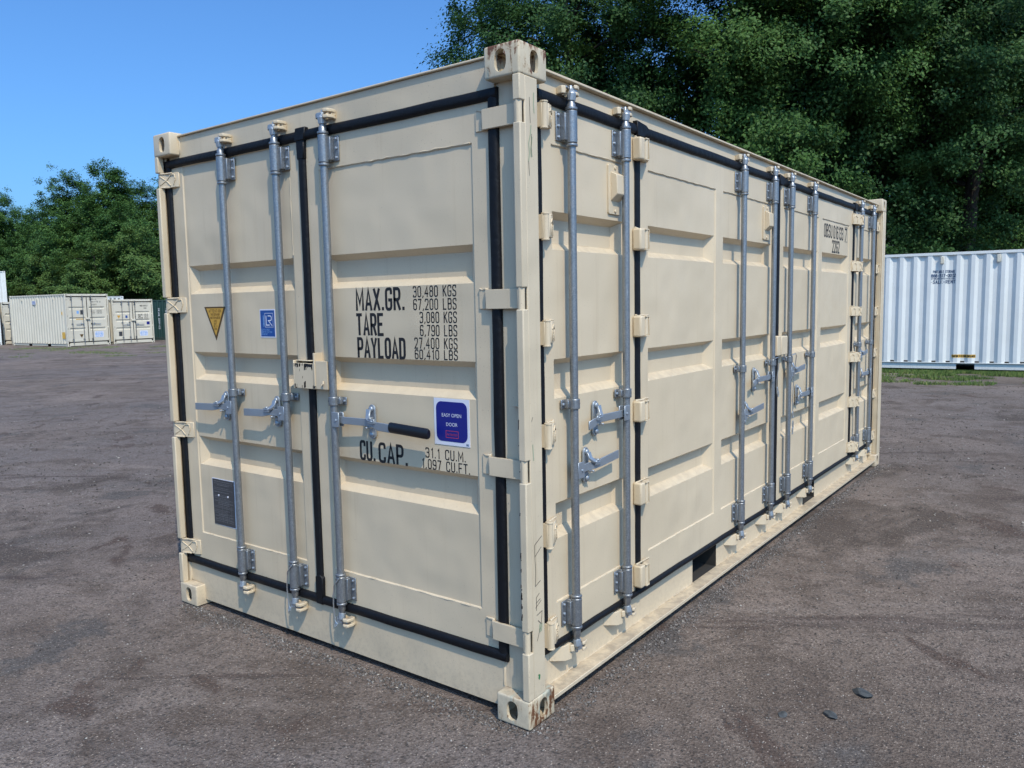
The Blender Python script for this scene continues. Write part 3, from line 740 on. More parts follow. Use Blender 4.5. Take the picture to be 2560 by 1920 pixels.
btext('CERTIFIED', ENDT, -1.6225, 1.5645, .014, -.0034, doorL, 'ltblue', align='LEFT', rot=math.pi/2, sx=.85, bold=.0005)
lettering('lettering', ENDT, doorL, [('CONTAINER', -1.648, -1.585, 1.545, .0075, .0012), ('CERTIFICATION', -1.648, -1.565, 1.534, .0075, .0012), ('SCHEME', -1.648, -1.602, 1.523, .0075, .0012)], 'ltblue', w0=-.0034)
# data plate
mb = MB(ENDT); mb.prism([(-2.156, .742), (-1.948, .742), (-1.952, .482), (-2.150, .486)], 1, -.0058, -.0048); mb.build('plate_border', 'stwhite', doorL, smooth=0)
mb = MB(ENDT); mb.prism([(-2.151, .738), (-1.955, .738), (-1.959, .487), (-2.149, .487)], 1, -.0048, -.0036); mb.build('data_plate', 'plate', doorL, smooth=0, label='grey metal data plate with two rivets')
mb = MB(ENDT); rr = random.Random(4)
z = .724
while z > .50:
    h = rr.choice((.004, .0025, .0025)); u = -2.138+rr.choice((0, 0, .03)); e = -1.972-rr.choice((0, .03, .06))
    while u < e:
        l = rr.uniform(.006, .03); mb.box(u, min(u+l, e), -.0036, -.0033, z, z+h); u += l+.004
    z -= h+rr.choice((.005, .006, .012))
for (a, b, c, d) in ((-2.07, -1.98, .545, .546), (-2.07, -2.069, .5, .60), (-2.03, -2.029, .5, .60), (-1.99, -1.989, .5, .60)): mb.box(a, b, -.0036, -.0032, c, d)
mb.build('plate_engraving', 'plate_hi', doorL, smooth=0)
mb = MB(ENDT)
for a in (-2.096, -2.012): mb = MB(ENDT); mb.tube([(a, -.0036, .650), (a, .0, .650)], .0048, 10); mb.build('rivet', 'stwhite', doorL)

# ---- side doors
def sdoor(u0, u1, panels, label):
    mb = MB(SIDT); leaf(mb, u0, u1, .258, 2.420, panels, depth=.045, drop=.026, rise=.03, endb=.05)
    for (a, b, z0, z1, _) in panels:
        weld(mb, (a+.01, -.003, z0), (b-.01, -.003, z0), .003, int(a*100)); weld(mb, (a+.01, -.003, z1), (b-.01, -.003, z1), .003, int(b*100))
    return mb.build('door', 'cream', C0, label=label)
S1 = sdoor(.200, .963, [(.272, .882, .42, 2.273, SR)], 'narrow side door leaf beside the near post')
S2 = sdoor(1.018, 2.972, [(1.100, 1.937, .42, 2.273, SR), (2.040, 2.890, .42, 2.273, SR)], 'wide side door leaf, third and fourth bars')
S3 = sdoor(3.040, 4.990, [(3.120, 3.960, .42, 2.273, SR), (4.056, 4.880, .42, 2.273, SR)], 'wide side door leaf with black registration lettering')
S4 = sdoor(5.055, 5.860, [(5.140, 5.790, .42, 2.273, SR)], 'narrow side door leaf beside the far post')
for u, a, b, d in ((.186, .235, 2.455, S1), (.990, .24, 2.43, S2), (3.006, .24, 2.43, S3), (5.022, .24, 2.43, S4), (5.878, .235, 2.455, S4)):
    gask_v(SIDT, u, a, b, .0155 if u < .2 else .027 if u < 5 or u == 5.022 else .019, parent=d, seed=int(u*10), h=.008)
for i, (a, b, d) in enumerate(((.170, .99, S1), (.9905, 3.006, S2), (3.0065, 5.022, S3), (5.0225, 5.895, S4))):
    gask_h(SIDT, 2.439, a, b, .0235, d, seed=20+i, h=.016); gask_h(SIDT, .2475, a, b, .0145, d, seed=30+i, h=.016)
for u, d in ((1.0, S2), (3.02, S3), (5.03, S4)): mb = MB(SIDT); mb.prism([(u-.035, 2.41), (u+.03, 2.41), (u+.085, 2.452), (u+.055, 2.468), (u-.04, 2.478)], 1, -.01, .0195); mb.build('gasket_joint', 'rubber', d, bevel=.003)
# post hinges (near): pin knuckle + house-shaped relief plate
def nhinge(z0, z1, parent, i):
    mb = MB(SIDT)
    mb.prism([(.200, .0), (.200, .030), (.213, .034), (.262, .012), (.262, -.001)], 2, z0+.012, z1-.003)
    mb.tube([(.186, .028, z0), (.186, .028, z1)], .0145, 14)
    for z in (z0-.002, z1-.004): mb.tube([(.186, .028, z), (.186, .028, z+.006)], .0165, 14)
    mb.box(.170, .200, .0, .028, z0+.004, z1-.004)
    def W(u): return .036-(u-.213)/.049*.022
    zc = (z0+z1)/2
    def bar(p, q, r=.003): mb.tube([(p[0], W(p[0]), p[1]), (q[0], W(q[0]), q[1])], r, 6)
    bar((.217, zc+.016), (.237, zc+.034)); bar((.237, zc+.034), (.257, zc+.014)); bar((.220, zc+.014), (.220, z0+.018), .002); bar((.254, zc+.012), (.254, z0+.018), .002)
    for k in range(3): bar((.231, zc+.004-k*.011), (.243, zc+.004-k*.011), .0018)
    weld(mb, (.20, .014, z1), (.262, .006, z1), .005, i)
    mb.build('hinge', 'cream', parent, bevel=.002, smooth=50)
HN = [(2.314, 2.412), (1.896, 1.996), (1.487, 1.586), (1.083, 1.182), (.680, .785), (.262, .370)]
for i, (a, b) in enumerate(HN): nhinge(a, b, S1, i)
# fold hinges near D1/D2
def bhinge(uc, z0, z1, parent, s=1, i=0):
    mb = MB(SIDT)
    x0, x1 = sorted((uc-s*.052, uc-s*.006)); mb.box(x0, x1, .0, .046, z0, z1)
    mb.build('hinge', 'cream', parent, bevel=.009, seg=3, smooth=60)
    mb = MB(SIDT)
    mb.tube([(uc+s*.010, .036, z0+.008), (uc+s*.010, .036, z1-.006)], .0135, 14)
    for a in (z0+.001, z1-.007): x0, x1 = sorted((uc-s*.006, uc+s*.024)); mb.box(x0, x1, .025, .051, a, a+.006)
    q = [(uc+s*.022, .0), (uc+s*.022, .052), (uc+s*.040, .04), (uc+s*.088, .010), (uc+s*.088, -.001)]
    mb.prism(q, 2, z0+.006, z1-.004)
    def W(u): return .042-(abs(u-uc)-.040)/.048*.03
    zc = (z0+z1)/2
    def bar(p, t, r=.003): mb.tube([(p[0], W(p[0]), p[1]), (t[0], W(t[0]), t[1])], r, 6)
    a_, b_, c_ = uc+s*.046, uc+s*.064, uc+s*.083
    bar((a_, zc+.014), (b_, zc+.032)); bar((b_, zc+.032), (c_, zc+.012)); bar((a_, zc+.012), (a_, zc-.03), .002); bar((c_, zc+.01), (c_, zc-.03), .002)
    weld(mb, (uc-s*.045, .012, z1+.001), (uc+s*.086, .012, z1+.001), .005, i)
    mb.build('hinge_knuckle', 'cream', parent, bevel=.0015, smooth=50)
BH = [(2.298, 2.400), (1.890, 1.990), (1.489, 1.588), (1.088, 1.188), (.688, .797), (.282, .392)]
for i, (a, b) in enumerate(BH): bhinge(.992, a, b, S2, 1, i)
for i, (a, b) in enumerate([(2.285, 2.378), (1.882, 1.975), (1.495, 1.582), (1.09, 1.18), (.69, .785), (.285, .375)]):
    bhinge(5.040, a, b, S4, -1, i+9); xhinge(SIDT, 5.11, 5.045, a+.004, b-.004, S4, wtop=.045)
for a, b in [(2.285, 2.376), (1.886, 1.972), (1.482, 1.570), (1.082, 1.166), (.680, .766), (.265, .357)]:
    xhinge(SIDT, 6.03, 5.865, a, b, S4, wtop=.02)
# bars
SB = [(.368, S1, -1), (.815, S1, -1), (2.275, S2, -1), (2.822, S2, -1), (3.172, S3, -1), (3.710, S3, -1), (5.150, S4, -1), (5.600, S4, -1)]
for u, d, fl in SB:
    locking_bar(SIDT, u, d, .205, 2.482, fl=fl)
    bearing(SIDT, u, 2.283, 2.408, d, fl=fl); bearing(SIDT, u, .302, .420, d, fl=fl)
    bearing(SIDT, u, 1.220, 1.262, d, fl=fl, small=True)
    keeper(SIDT, u-.01, 2.484, C0, 1, 1, base_w=-.005); keeper(SIDT, u+.012, .202, C0, -1, 1, base_w=-.027)
for bu, cu_, tu, z, d in ((.368, .503, .725, .965, S1), (.815, .585, .472, 1.157, S1), (2.275, 2.385, 2.640, .965, S2), (2.822, 2.560, 2.450, 1.155, S2),
                      (3.172, 3.290, 3.520, 1.155, S3), (3.710, 3.455, 3.375, .965, S3), (5.150, 5.255, 5.460, 1.155, S4), (5.600, 5.300, 5.240, .965, S4)):
    handle(SIDT, bu, cu_, tu, z, d, dz=.028 if tu > bu else -.004)
# lanyards with clips on bars four and five
def swire(pts, parent, r=.003): mb = MB(SIDT); mb.tube(pts, r, 6); mb.build('lanyard', 'wire', parent)
swire([(2.80, .06, 1.27), (2.84, .068, 1.275), (2.875, .062, 1.262), (2.882, .058, 1.21), (2.878, .05, 1.15), (2.882, .045, 1.10), (2.895, .04, 1.07)], S2)
swire([(3.15, .06, 1.27), (3.20, .07, 1.278), (3.24, .064, 1.262), (3.25, .055, 1.20), (3.235, .05, 1.10), (3.235, .045, .95), (3.24, .045, .86)], S3)
def clip(u, z, parent, h=.05):
    mb = MB(SIDT); P = [(u+.011*math.cos(t), .046, z-h/2+h/2*math.sin(t)) for t in [2*math.pi*k/14 for k in range(15)]]; mb.tube(P, .0032, 6, caps=False); mb.build('lanyard_clip', 'wire', parent)
clip(2.900, 1.072, S2, .045); clip(2.915, 1.045, S2, .04); clip(3.240, .87, S3); clip(3.246, .80, S3, .06); clip(3.238, .755, S3, .05)
# side lock box
mb = MB(SIDT); mb.box(2.915, 2.985, .0, .038, 1.276, 1.41); mb.box(2.989, 3.115, .0, .042, 1.278, 1.405); mb.build('lock_box', 'cream', S3, bevel=.006, seg=2)
# vents
def vent(u0, u1, z0, z1, d):
    mb = MB(SIDT)
    plate(mb, u0, u1, z0, z1, -.006, .003, .01); mb.build('vent_plate', 'cream', d, bevel=.001)
    mb = MB(SIDT); a, b = u0+.018, u1-.012
    mb.hexa([(a, .002, z0+.055), (b, .002, z0+.055), (b, .036, z0+.085), (a, .036, z0+.085), (a, .002, z1-.032), (b, .002, z1-.032), (b, .034, z1-.048), (a, .034, z1-.048)])
    for z in (z0+.014, z1-.014): mb.tube([((u0+u1)/2, .002, z), ((u0+u1)/2, .008, z)], .008, 10)
    mb.build('vent', 'cream', d, bevel=.003, seg=2)
vent(.722, .832, 2.040, 2.256, S1); vent(2.715, 2.825, 2.038, 2.252, S2)
lettering('lettering', SIDT, S3, [('OBSU', 4.130, 4.352, 2.142, .093, .0150), ('016133', 4.400, 4.690, 2.142, .093, .0150), ('7', 4.760, 4.808, 2.142, .093, .0150),
    ('22G2', 4.370, 4.582, 2.030, .088, .0150)], label='black registration number and 22G2 lettering')
mb = MB(SIDT); rib = [(4.745, 2.13), (4.83, 2.13), (4.83, 2.25), (4.745, 2.25), (4.745, 2.13)]
ribbon(mb, rib, .0015, None, lambda a, b: (a, -.0040, b)); mb.build('check_digit_box', 'black', S3, smooth=0, norm=False)
# marker pen and scuffs on near post side face (x = -.002)
PT = Matrix(((0, 1, 0, -.0020), (1, 0, 0, 0), (0, 0, 1, 0), (0, 0, 0, 1)))
def pen(name, strokes, r, m, lab=None):
    mb = MB(PT)
    for k, s_ in enumerate(strokes): ribbon(mb, s_, r, None, lambda a, b, k=k: (a, .0008+.0001*(k % 3), b))
    mb.build(name, m, C0, smooth=0, norm=False, label=lab)
pen('marker_writing', [[(.052, .730), (.100, .755)], [(.052, .730), (.052, .684), (.056, .622), (.052, .566)], [(.052, .684), (.095, .712)], [(.052, .566), (.087, .580)],
   [(.058, .468), (.058, .520), (.078, .532)], [(.052, .480), (.090, .500)], [(.056, .498), (.084, .508)], [(.060, .448), (.096, .456), (.088, .405)], [(.068, .425), (.088, .405)], [(.088, .405), (.060, .345)]], .0013, 'marker', 'thin black handwritten marker on the near post')
pen('green_scuff', [[(.066, .205), (.072, .198), (.070, .188)], [(.070, .204), (.067, .190)], [(.074, .201), (.071, .186)]], .0032, 'grnmk', 'small green paint dab')
pen('pale_scuff', [[(.078, .405), (.076, .375)], [(.086, .410), (.084, .375)], [(.094, .405), (.090, .378)], [(.070, 2.30), (.066, 2.27), (.054, 2.235), (.058, 2.20), (.052, 2.17)], [(.076, 2.26), (.066, 2.215), (.069, 2.19)], [(.090, 2.42), (.088, 2.38), (.091, 2.35)], [(.05, 1.12), (.054, 1.06)]], .0028, 'palegrn', 'pale green scrape')
pen('dark_scuff', [[(.062, 2.40), (.066, 2.31)], [(.072, 2.27), (.070, 2.22), (.074, 2.19)], [(.052, 2.17), (.056, 2.12)], [(.045, 1.21), (.052, 1.225)]], .0012, 'marker', 'thin dark scratch')
mb = MB(Matrix(((1, 0, 0, 0), (0, 1, 0, 0), (0, 0, 1, 0), (0, 0, 0, 1)))); rr = random.Random(9)
for k in range(26):
    z = rr.choice((rr.uniform(.42, .72), rr.uniform(.4, 1.3))); h = rr.uniform(.004, .02); x = -.031+rr.uniform(-.001, .003)
    mb.poly([(x-.0025, .0006, z), (x+.002, .0006, z+.002), (x+.0028, .0006, z+h), (x-.001, .0006, z+h*1.1)])
mb.build('chipped_edge', 'marker', C0, smooth=0, norm=False, label='chipped dark paint along the post edge')
mb = MB(ENDT); mb.box(-.085, -.040, .0, .018, 1.262, 1.268); mb.build('post_tab', 'cream', C0, bevel=.002)

# ================================================================== BACKGROUND CONTAINERS
def at(u, depth, z=0.):
    fx, fy = -math.sin(YAW), math.cos(YAW); rx, ry = fy, -fx; lat = (u-1280)/1973.5*depth
    return Vector((CAM.x+fx*depth+rx*lat, CAM.y+fy*depth+ry*lat, z))
def bg_container(loc, rz, label, m, L=6.058, H=2.591, doors=True, group=None, extra=None, vents=False, seed=1, bars=(-1.98, -1.50, -.95, -.45), simple=False):
    """origin at the left foot of the door end, looking at it; door end at y=0, runs x 0..2.438"""
    o = empty('shipping_container', loc, rz); tag(o, label, 'shipping container', group)
    me = CAST
    for mx in (0, 1):
        for my in (0, 1):
            for top in (0, 1):
                mb = MB(); mb.box(0 if not mx else WID-.162, .162 if not mx else WID, 0 if not my else L-.178, .178 if not my else L, 0 if not top else H-.118, .118 if not top else H)
                cst = mb.build('corner_casting', m, o, bevel=.01)
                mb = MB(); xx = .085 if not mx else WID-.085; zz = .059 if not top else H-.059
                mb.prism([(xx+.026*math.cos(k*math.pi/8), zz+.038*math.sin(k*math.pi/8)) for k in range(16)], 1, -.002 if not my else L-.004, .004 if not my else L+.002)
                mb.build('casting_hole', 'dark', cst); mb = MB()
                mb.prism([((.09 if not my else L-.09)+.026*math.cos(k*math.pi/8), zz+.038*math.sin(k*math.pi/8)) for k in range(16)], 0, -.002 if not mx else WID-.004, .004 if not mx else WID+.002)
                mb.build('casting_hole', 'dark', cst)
    mb = MB()
    for x0 in (0, WID-.06):
        for y0 in (.001, L-.061): mb.box(x0+.002, x0+.058, y0, y0+.06, .117, H-.117)
        mb.box(x0+.006, x0+.054, .17, L-.17, H-.075, H-.015)
        # bottom rail split by fork pockets
        ps = [L/2-1.2, L/2-.85, L/2+.85, L/2+1.2]; ed = [.17]+ps+[L-.17]
        xa, xb = (x0+.036, x0+.056) if x0 == 0 else (x0+.004, x0+.024)
        for a, b in zip(ed[::2], ed[1::2]): mb.box(xa, xb, a, b, .02, .150)
        mb.box(x0+.002, x0+.058, .17, L-.17, .151, .166)
        for a, b in zip(ps[::2], ps[1::2]): mb.box(xa, xb, a, b, .135, .150)
    mb.box(.16, WID-.16, .04, .10, H-.12, H-.012); mb.box(.16, WID-.16, .04, .10, .03, .20)
    mb.box(.16, WID-.16, L-.1, L-.04, H-.1, H-.012); mb.box(.16, WID-.16, L-.1, L-.04, .03, .16)
    mb.build('frame', m, o, bevel=.004)
    mb = MB(); mb.box(.055, WID-.055, .1, L-.1, .145, .2); mb.build('floor', 'dark', o)
    mb = MB(); corrug(mb, 0, .014, .06, L-.06, .165, H-.075, sgn=-1, off=.04); mb.build('side_wall', m, o, norm=False, smooth=0)
    mb = MB(); corrug(mb, 0, WID-.014, .06, L-.06, .165, H-.075, sgn=1, off=.04); mb.build('side_wall', m, o, norm=False, smooth=0)
    mb = MB(); corrug(mb, 1, L-.02, .06, WID-.06, .16, H-.1, sgn=1); mb.build('rear_wall', m, o, norm=False, smooth=0)
    mb = MB(); k = 0; y = .05
    while y < L-.2:
        for (a, b, c, d) in ((0, .06, .0, .0), (.06, .1, .0, .022), (.1, .16, .022, .022), (.16, .2, .022, .0)):
            mb.poly([(.03, y+a, H-.022+c), (WID-.03, y+a, H-.022+c), (WID-.03, y+b, H-.022+d), (.03, y+b, H-.022+d)])
        y += .2
    mb.build('roof_panel', m, o, norm=False, smooth=0)
    if doors:
        T = Matrix(((1, 0, 0, WID), (0, -1, 0, .055), (0, 0, 1, 0), (0, 0, 0, 1)))
        e = H-2.591; rec = [(1.888+e, 1.75+e), (1.427+e*.6, 1.29+e*.6), (.965+e*.2, .82+e*.2)]
        dl = MB(T); leaf(dl, -2.37, -1.235, .262, 2.42+e, [(-2.24, -1.33, .38, 2.33+e, rec)]); dl = dl.build('door', m, o, label='left door leaf')
        dr = MB(T); leaf(dr, -1.20, -.07, .262, 2.42+e, [(-1.11, -.18, .38, 2.33+e, rec)]); dr = dr.build('door', m, o, label='right door leaf')
        for d, us in ((dl, bars[:2]), (dr, bars[2:])):
            for u in us:
                mb = MB(T); mb.tube([(u, .04, .10), (u, .04, H-.08)], .018, 8)
                for z in (.22, .34, 1.2, H-.22, H-.34): mb.tube([(u, .036, z), (u, .036, z+.09)], .028, 8); mb.box(u-.05, u+.05, 0, .012, z, z+.07)
                mb.build('locking_bar', 'galv', d)
        for d, bu, cu_, tu in ((dl, bars[1], bars[1]-.12, bars[1]-.42), (dr, bars[2], bars[2]+.14, bars[2]+.5)): handle(T, bu, cu_, tu, 1.12+e*.4, d, grip=False)
        for d, u, hw in ((dl, -2.385, .014), (dr, -1.218, .016), (dr, -.055, .014)):
            mb = MB(T); mb.box(u-hw, u+hw, -.01, .012, .25, 2.43+e); mb.build('gasket', 'rubber', d)
        mb = MB(T); mb.box(-2.37, -.07, -.01, .012, .225, .26); mb.box(-2.37, -.07, -.01, .012, 2.421+e, 2.45+e); mb.build('gasket', 'rubber', dr)
        for d, u in ((dl, -2.40), (dr, -.04)):
            for z in (.32, 1.0, 1.7, 2.3+e):
                mb = MB(T); mb.box(u-.035, u+.035+(.04 if u < -1 else -.0), .0, .03, z, z+.08); mb.build('hinge', m, d, bevel=.004)
        mb = MB(T); mb.box(-1.34, -1.10, .0, .07, 1.33+e*.5, 1.44+e*.5); mb.build('lock_box', m, dr, bevel=.006)
        for u in (-2.05, -.38): mb = MB(T); mb.box(u-.17, u+.17, -.001, .004, .035, .115); mb.build('fork_opening', 'dark', o)
        if extra: extra(T, dl, dr, e)
    if vents:
        for y in (1.2, 2.9, 4.6):
            mb = MB(); mb.box(-.012, .02, y, y+.10, H-.30, H-.17); mb.build('vent', m, o, bevel=.004)
            mb = MB(); mb.box(WID-.02, WID+.012, y, y+.10, H-.30, H-.17); mb.build('vent', m, o, bevel=.004)
    return o
GRP = 'containers parked in the row at the back left'
def L1x(T, dl, dr, e):
    lettering('lettering', T, dr, [('RELU', -.93, -.66, 2.27+e, .07, .014), ('321175 5', -.93, -.42, 2.12+e, .07, .014), ('25G1', -.93, -.66, 1.96+e, .07, .014)])
    lettering('lettering', T, dr, [('MAX', -.93, -.80, 1.62+e, .04, .009), ('TARE', -.93, -.76, 1.54+e, .04, .009), ('CU.M', -.93, -.78, 1.46+e, .04, .009), ('30,480 KGS', -.66, -.38, 1.66+e, .035, .008), ('67,200 LBS', -.66, -.38, 1.60+e, .035, .008), ('3,080 KGS', -.66, -.38, 1.54+e, .035, .008), ('6,790 LBS', -.66, -.38, 1.48+e, .035, .008)])
    mb = MB(T); plate(mb, -1.80, -1.68, 1.50+e, 1.66+e, -.006, -.003, .0); mb.build('inspection_sticker', 'ltblue', dl, smooth=0)
    mb = MB(T); plate(mb, -1.60, -1.42, 1.45+e, 1.70+e, -.006, -.003, .0); mb.build('data_plate', 'plate', dl, smooth=0)
    mb = MB(T); plate(mb, -1.86, -1.46, 1.30+e*.6, 1.335+e*.6, -.03, -.004, 0); mb.build('tape_strip', 'amber', dl, smooth=0, label='amber tape strip across the leaf')
    mb = MB(T); mb.prism([(-1.72, .66), (-1.50, .66), (-1.61, .47)], 1, -.006, -.003); mb.build('warning_sticker', 'brown', dl, smooth=0)
    mb = MB(T); plate(mb, -.86, -.34, .46, .80, -.006, -.003, .05); mb.build('sticker', 'stwhite', dr, smooth=0)
    lettering('lettering', T, dr, [('SALE-RENT', -.80, -.40, .49, .07, .014), ('800-517-0012', -.82, -.38, .60, .09, .016), ('STORAGE', -.78, -.42, .72, .05, .01)], 'ltblue', w0=-.002)
def L2x(T, dl, dr, e):
    lettering('lettering', T, dr, [('OBSU 016132 1', -.75, -.28, 2.17, .075, .014), ('22G1', -.53, -.36, 2.02, .075, .014)])
    lettering('lettering', T, dr, [('MAX.GR.', -.90, -.62, 1.64, .08, .015), ('TARE', -.90, -.74, 1.55, .07, .015), ('PAYLOAD', -.90, -.62, 1.45, .075, .015), ('30,480 KGS', -.54, -.30, 1.69, .035, .008), ('67,200 LBS', -.54, -.30, 1.63, .035, .008), ('3,080 KGS', -.52, -.30, 1.57, .035, .008), ('6,790 LBS', -.52, -.30, 1.51, .035, .008), ('27,400 KGS', -.54, -.30, 1.45, .035, .008)])
    mb = MB(T); mb.prism([(-2.16, 1.66), (-1.95, 1.66), (-2.05, 1.47)], 1, -.006, -.003); mb.build('warning_sticker', 'yellow', dl, smooth=0)
    mb = MB(T); plate(mb, -1.66, -1.54, 1.50, 1.65, -.006, -.003); mb.build('inspection_sticker', 'blue2', dl, smooth=0)
    mb = MB(T); plate(mb, -2.1, -1.90, .46, .72, -.006, -.003); mb.build('data_plate', 'plate', dl, smooth=0)
    mb = MB(T); plate(mb, -.40, -.22, 1.09, 1.27, -.006, -.003); mb.build('sticker', 'blue', dr, smooth=0)
    mb = MB(T); plate(mb, -.86, -.36, .42, .74, -.006, -.003, .05); mb.build('sticker', 'stwhite', dr, smooth=0)
    lettering('lettering', T, dr, [('SALE-RENT', -.80, -.40, .45, .065, .013), ('800-517-0012', -.82, -.40, .55, .085, .015), ('STORAGE', -.78, -.44, .66, .05, .01)], 'ltblue', w0=-.002)
def ang(u, rot):      # heading so that local +y runs away from camera through pixel column u, turned by rot
    d = at(u, 10)-CAM; return math.atan2(d.y, d.x)-math.pi/2+rot
L1 = bg_container(at(173, 43.4, -.2), ang(173, R(28)), 'cream container with ribbed side and amber tape on its left door, in the back row', 'bgcream', H=2.896, extra=L1x, vents=True, bars=(-2.08, -1.47, -.99, -.99), group=GRP)
mb = MB(); pts = [(1.05, 1.02), (1.62, 1.02)]
mb.box(-.010, -.002, 3.08, 3.48, 2.36, 2.56); sk_ = mb.build('sticker', 'stwhite', L1, smooth=0)
for k in range(3): mb = MB(); mb.box(-.0115, -.0101, 3.12, 3.44, 2.39+k*.06, 2.42+k*.06); mb.build('sticker_stripe', 'blue2', sk_, smooth=0)
mb = MB(); mb.box(-.006, .0, .22, .50, .45, .80); mb.build('caution_label', 'amber', L1, smooth=0); mb = MB(); mb.box(-.006, 0, .35, .43, 1.75, 1.92); mb.build('caution_label', 'amber', L1, smooth=0)
L2 = bg_container(at(289, 45.8, -.2), ang(289, R(26)), 'cream container with small blue square on its right door, in the back row', 'bgcream', extra=L2x, bars=(-1.86, -1.43, -1.085, -1.085), group=GRP)
bg_container(at(14, 48.5, -.2), ang(14, R(22)), 'cream container peeping out behind the ribbed side, beside the white container at the left edge', 'bgcream', group=GRP)

b_ = at(319, 52.5, -.2); d_ = (b_-CAM); d_.z = 0; d_.normalize()
wb = bg_container(b_+d_*6.058, math.atan2(-d_.y, -d_.x)-math.pi/2, 'white container whose top shows above the two cream door ends', 'white', H=2.896, doors=False, group=GRP)
for k in range(5): mb = MB(); mb.box(.22+k*.235, .34+k*.235, 6.02, 6.052, 2.70, 2.755); mb.build('vent_slot', 'dark', wb)
g_ = bg_container(at(385, 53.0, -.2), ang(383, 0)-math.pi/2, 'dark green container with white vertical lettering beside the near container post', 'green', doors=False, group=GRP)
VT = Matrix(((0, 1, 0, WID-.012), (0, 0, 1, 0), (-1, 0, 0, 0), (0, 0, 0, 1)))
for s_, a, y, b, h, k in (('PRIME SERVICE', -2.05, .42, -.72, .10, .03), ('TEL', -2.05, .86, -1.66, .12, .035), ('24', -1.45, .86, -1.2, .12, .035), ('12', -1.05, .86, -.85, .12, .035)): mb = MB(VT); text(mb, s_, a, y, h*.75, 1, k*.42, w0=.0, u1=b); mb.build('lettering', 'stwhite', g_, smooth=0, norm=False)
bg_container(at(9, 47.5, -.2), ang(9, 0)+math.pi/2, 'white container at the left edge standing on the ground', 'white', doors=False, group=GRP)
bg_container(at(31, 62.0, -.2), ang(31, 0)+math.pi/2, 'white container hidden at the foot of the far stack', 'white', doors=False, group=GRP)
bg_container(at(31, 62.0, 2.392), ang(31, 0)+math.pi/2, 'white container raised on top of the far stack at the left edge', 'white', doors=False, group=GRP)
# white container at the right
rzw = math.atan2(.1377, .9905)-math.pi/2
xd = Vector((math.cos(rzw), math.sin(rzw), 0)); org = Vector((-2.588, 17.104, .045))-WID*xd
WC = bg_container(org, rzw, 'white ribbed container at the right with SALE RENT lettering and yellow strip', 'white', doors=False)
def cdep(y, L=6.058):
    x = (y-.06-.04) % .278
    d = 0 if x < .072 else (x-.072)/.067 if x < .139 else 1 if x < .211 else 1-(x-.211)/.067
    return -.044*d
WT = Matrix(((0, 1, 0, WID-.0125), (1, 0, 0, 0), (0, 0, 1, 0), (0, 0, 0, 1)))
mb = MB(WT)
for s_, a, b, z, h, k in (('PORTABLE STORAGE', 1.32, 1.74, 2.135, .052, .010), ('888-517-0012', 1.29, 1.75, 2.045, .060, .016), ('STORAGECONTAINER.COM', 1.29, 1.74, 1.995, .030, .007), ('-SALE-RENT', 1.28, 1.75, 1.905, .066, .014)):
    text(mb, s_, a, z, h, 1, k, w0=0, u1=b, wfun=cdep)
mb.build('lettering', 'navy', WC, smooth=0, norm=False, label='dark blue phone number and SALE RENT lettering')
mb = MB(WT); y = 1.735
while y < 2.19:
    mb.poly([(y, cdep(y), .275), (y+.01, cdep(y+.01), .275), (y+.01, cdep(y+.01), .345), (y, cdep(y), .345)]); y += .01
mb.build('caution_strip', 'amber', WC, smooth=0, norm=False)
mb = MB(WT); text(mb, 'CAUTION 9-6 HIGH CONTAINER', 1.75, .29, .04, 1, .008, w0=.001, u1=2.18, wfun=cdep); mb.build('lettering', 'black', WC, smooth=0, norm=False)
for y in (1.49, 2.55, 3.6, 4.65):
    mb = MB(WT); mb.box(y-.035, y+.035, -.05, .025, 2.33, 2.49); mb.build('vent', 'bgcream', WC, bevel=.008)

# ================================================================== GROUND
rs = np.random.RandomState(5)
LAT = rs.rand(256, 256)
def vnoise(x, y):
    xi = np.floor(x).astype(int); yi = np.floor(y).astype(int); fx = x-xi; fy = y-yi
    fx = fx*fx*(3-2*fx); fy = fy*fy*(3-2*fy); g = lambda a, b: LAT[a & 255, b & 255]
    return (g(xi, yi)*(1-fx)+g(xi+1, yi)*fx)*(1-fy)+(g(xi, yi+1)*(1-fx)+g(xi+1, yi+1)*fx)*fy
def gh(x, y):
    h = (vnoise(x*.55+3, y*.55+8)-.5)*.030+(vnoise(x*2.1+30, y*2.1)-.5)*.012+(vnoise(x*7+5, y*7+9)-.5)*.010+(vnoise(x*17, y*17+4)-.5)*.007
    # flat pad under and just around the near container
    dx = np.maximum(np.maximum(-2.55-x, x-.12), 0); dy = np.maximum(np.maximum(-.12-y, y-6.2), 0); d = np.sqrt(dx*dx+dy*dy)
    k = np.clip(d/.5, 0, 1); far = np.clip((np.hypot(x-1.7, y+2.4)-16)/12, 0, 1)
    sl = np.clip((-x-9)/24, 0, 1); return h*(.12+.88*k)*(1-far)-.004-.2*sl*sl*(3-2*sl)
def axis(c, lo, hi, s0=.04, near=3.6, g=1.06):
    out = [c]; s = s0
    x = c
    while x < hi:
        if x-c > near: s *= g
        x += s; out.append(x)
    s = s0; x = c
    while x > lo:
        if c-x > near: s *= g
        x -= s; out.append(x)
    return np.array(sorted(out))
xs = axis(-.2, -900, 700); ys = axis(.8, -200, 1200)
X, Y = np.meshgrid(xs, ys); Z = gh(X, Y)
nx, ny = len(xs), len(ys)
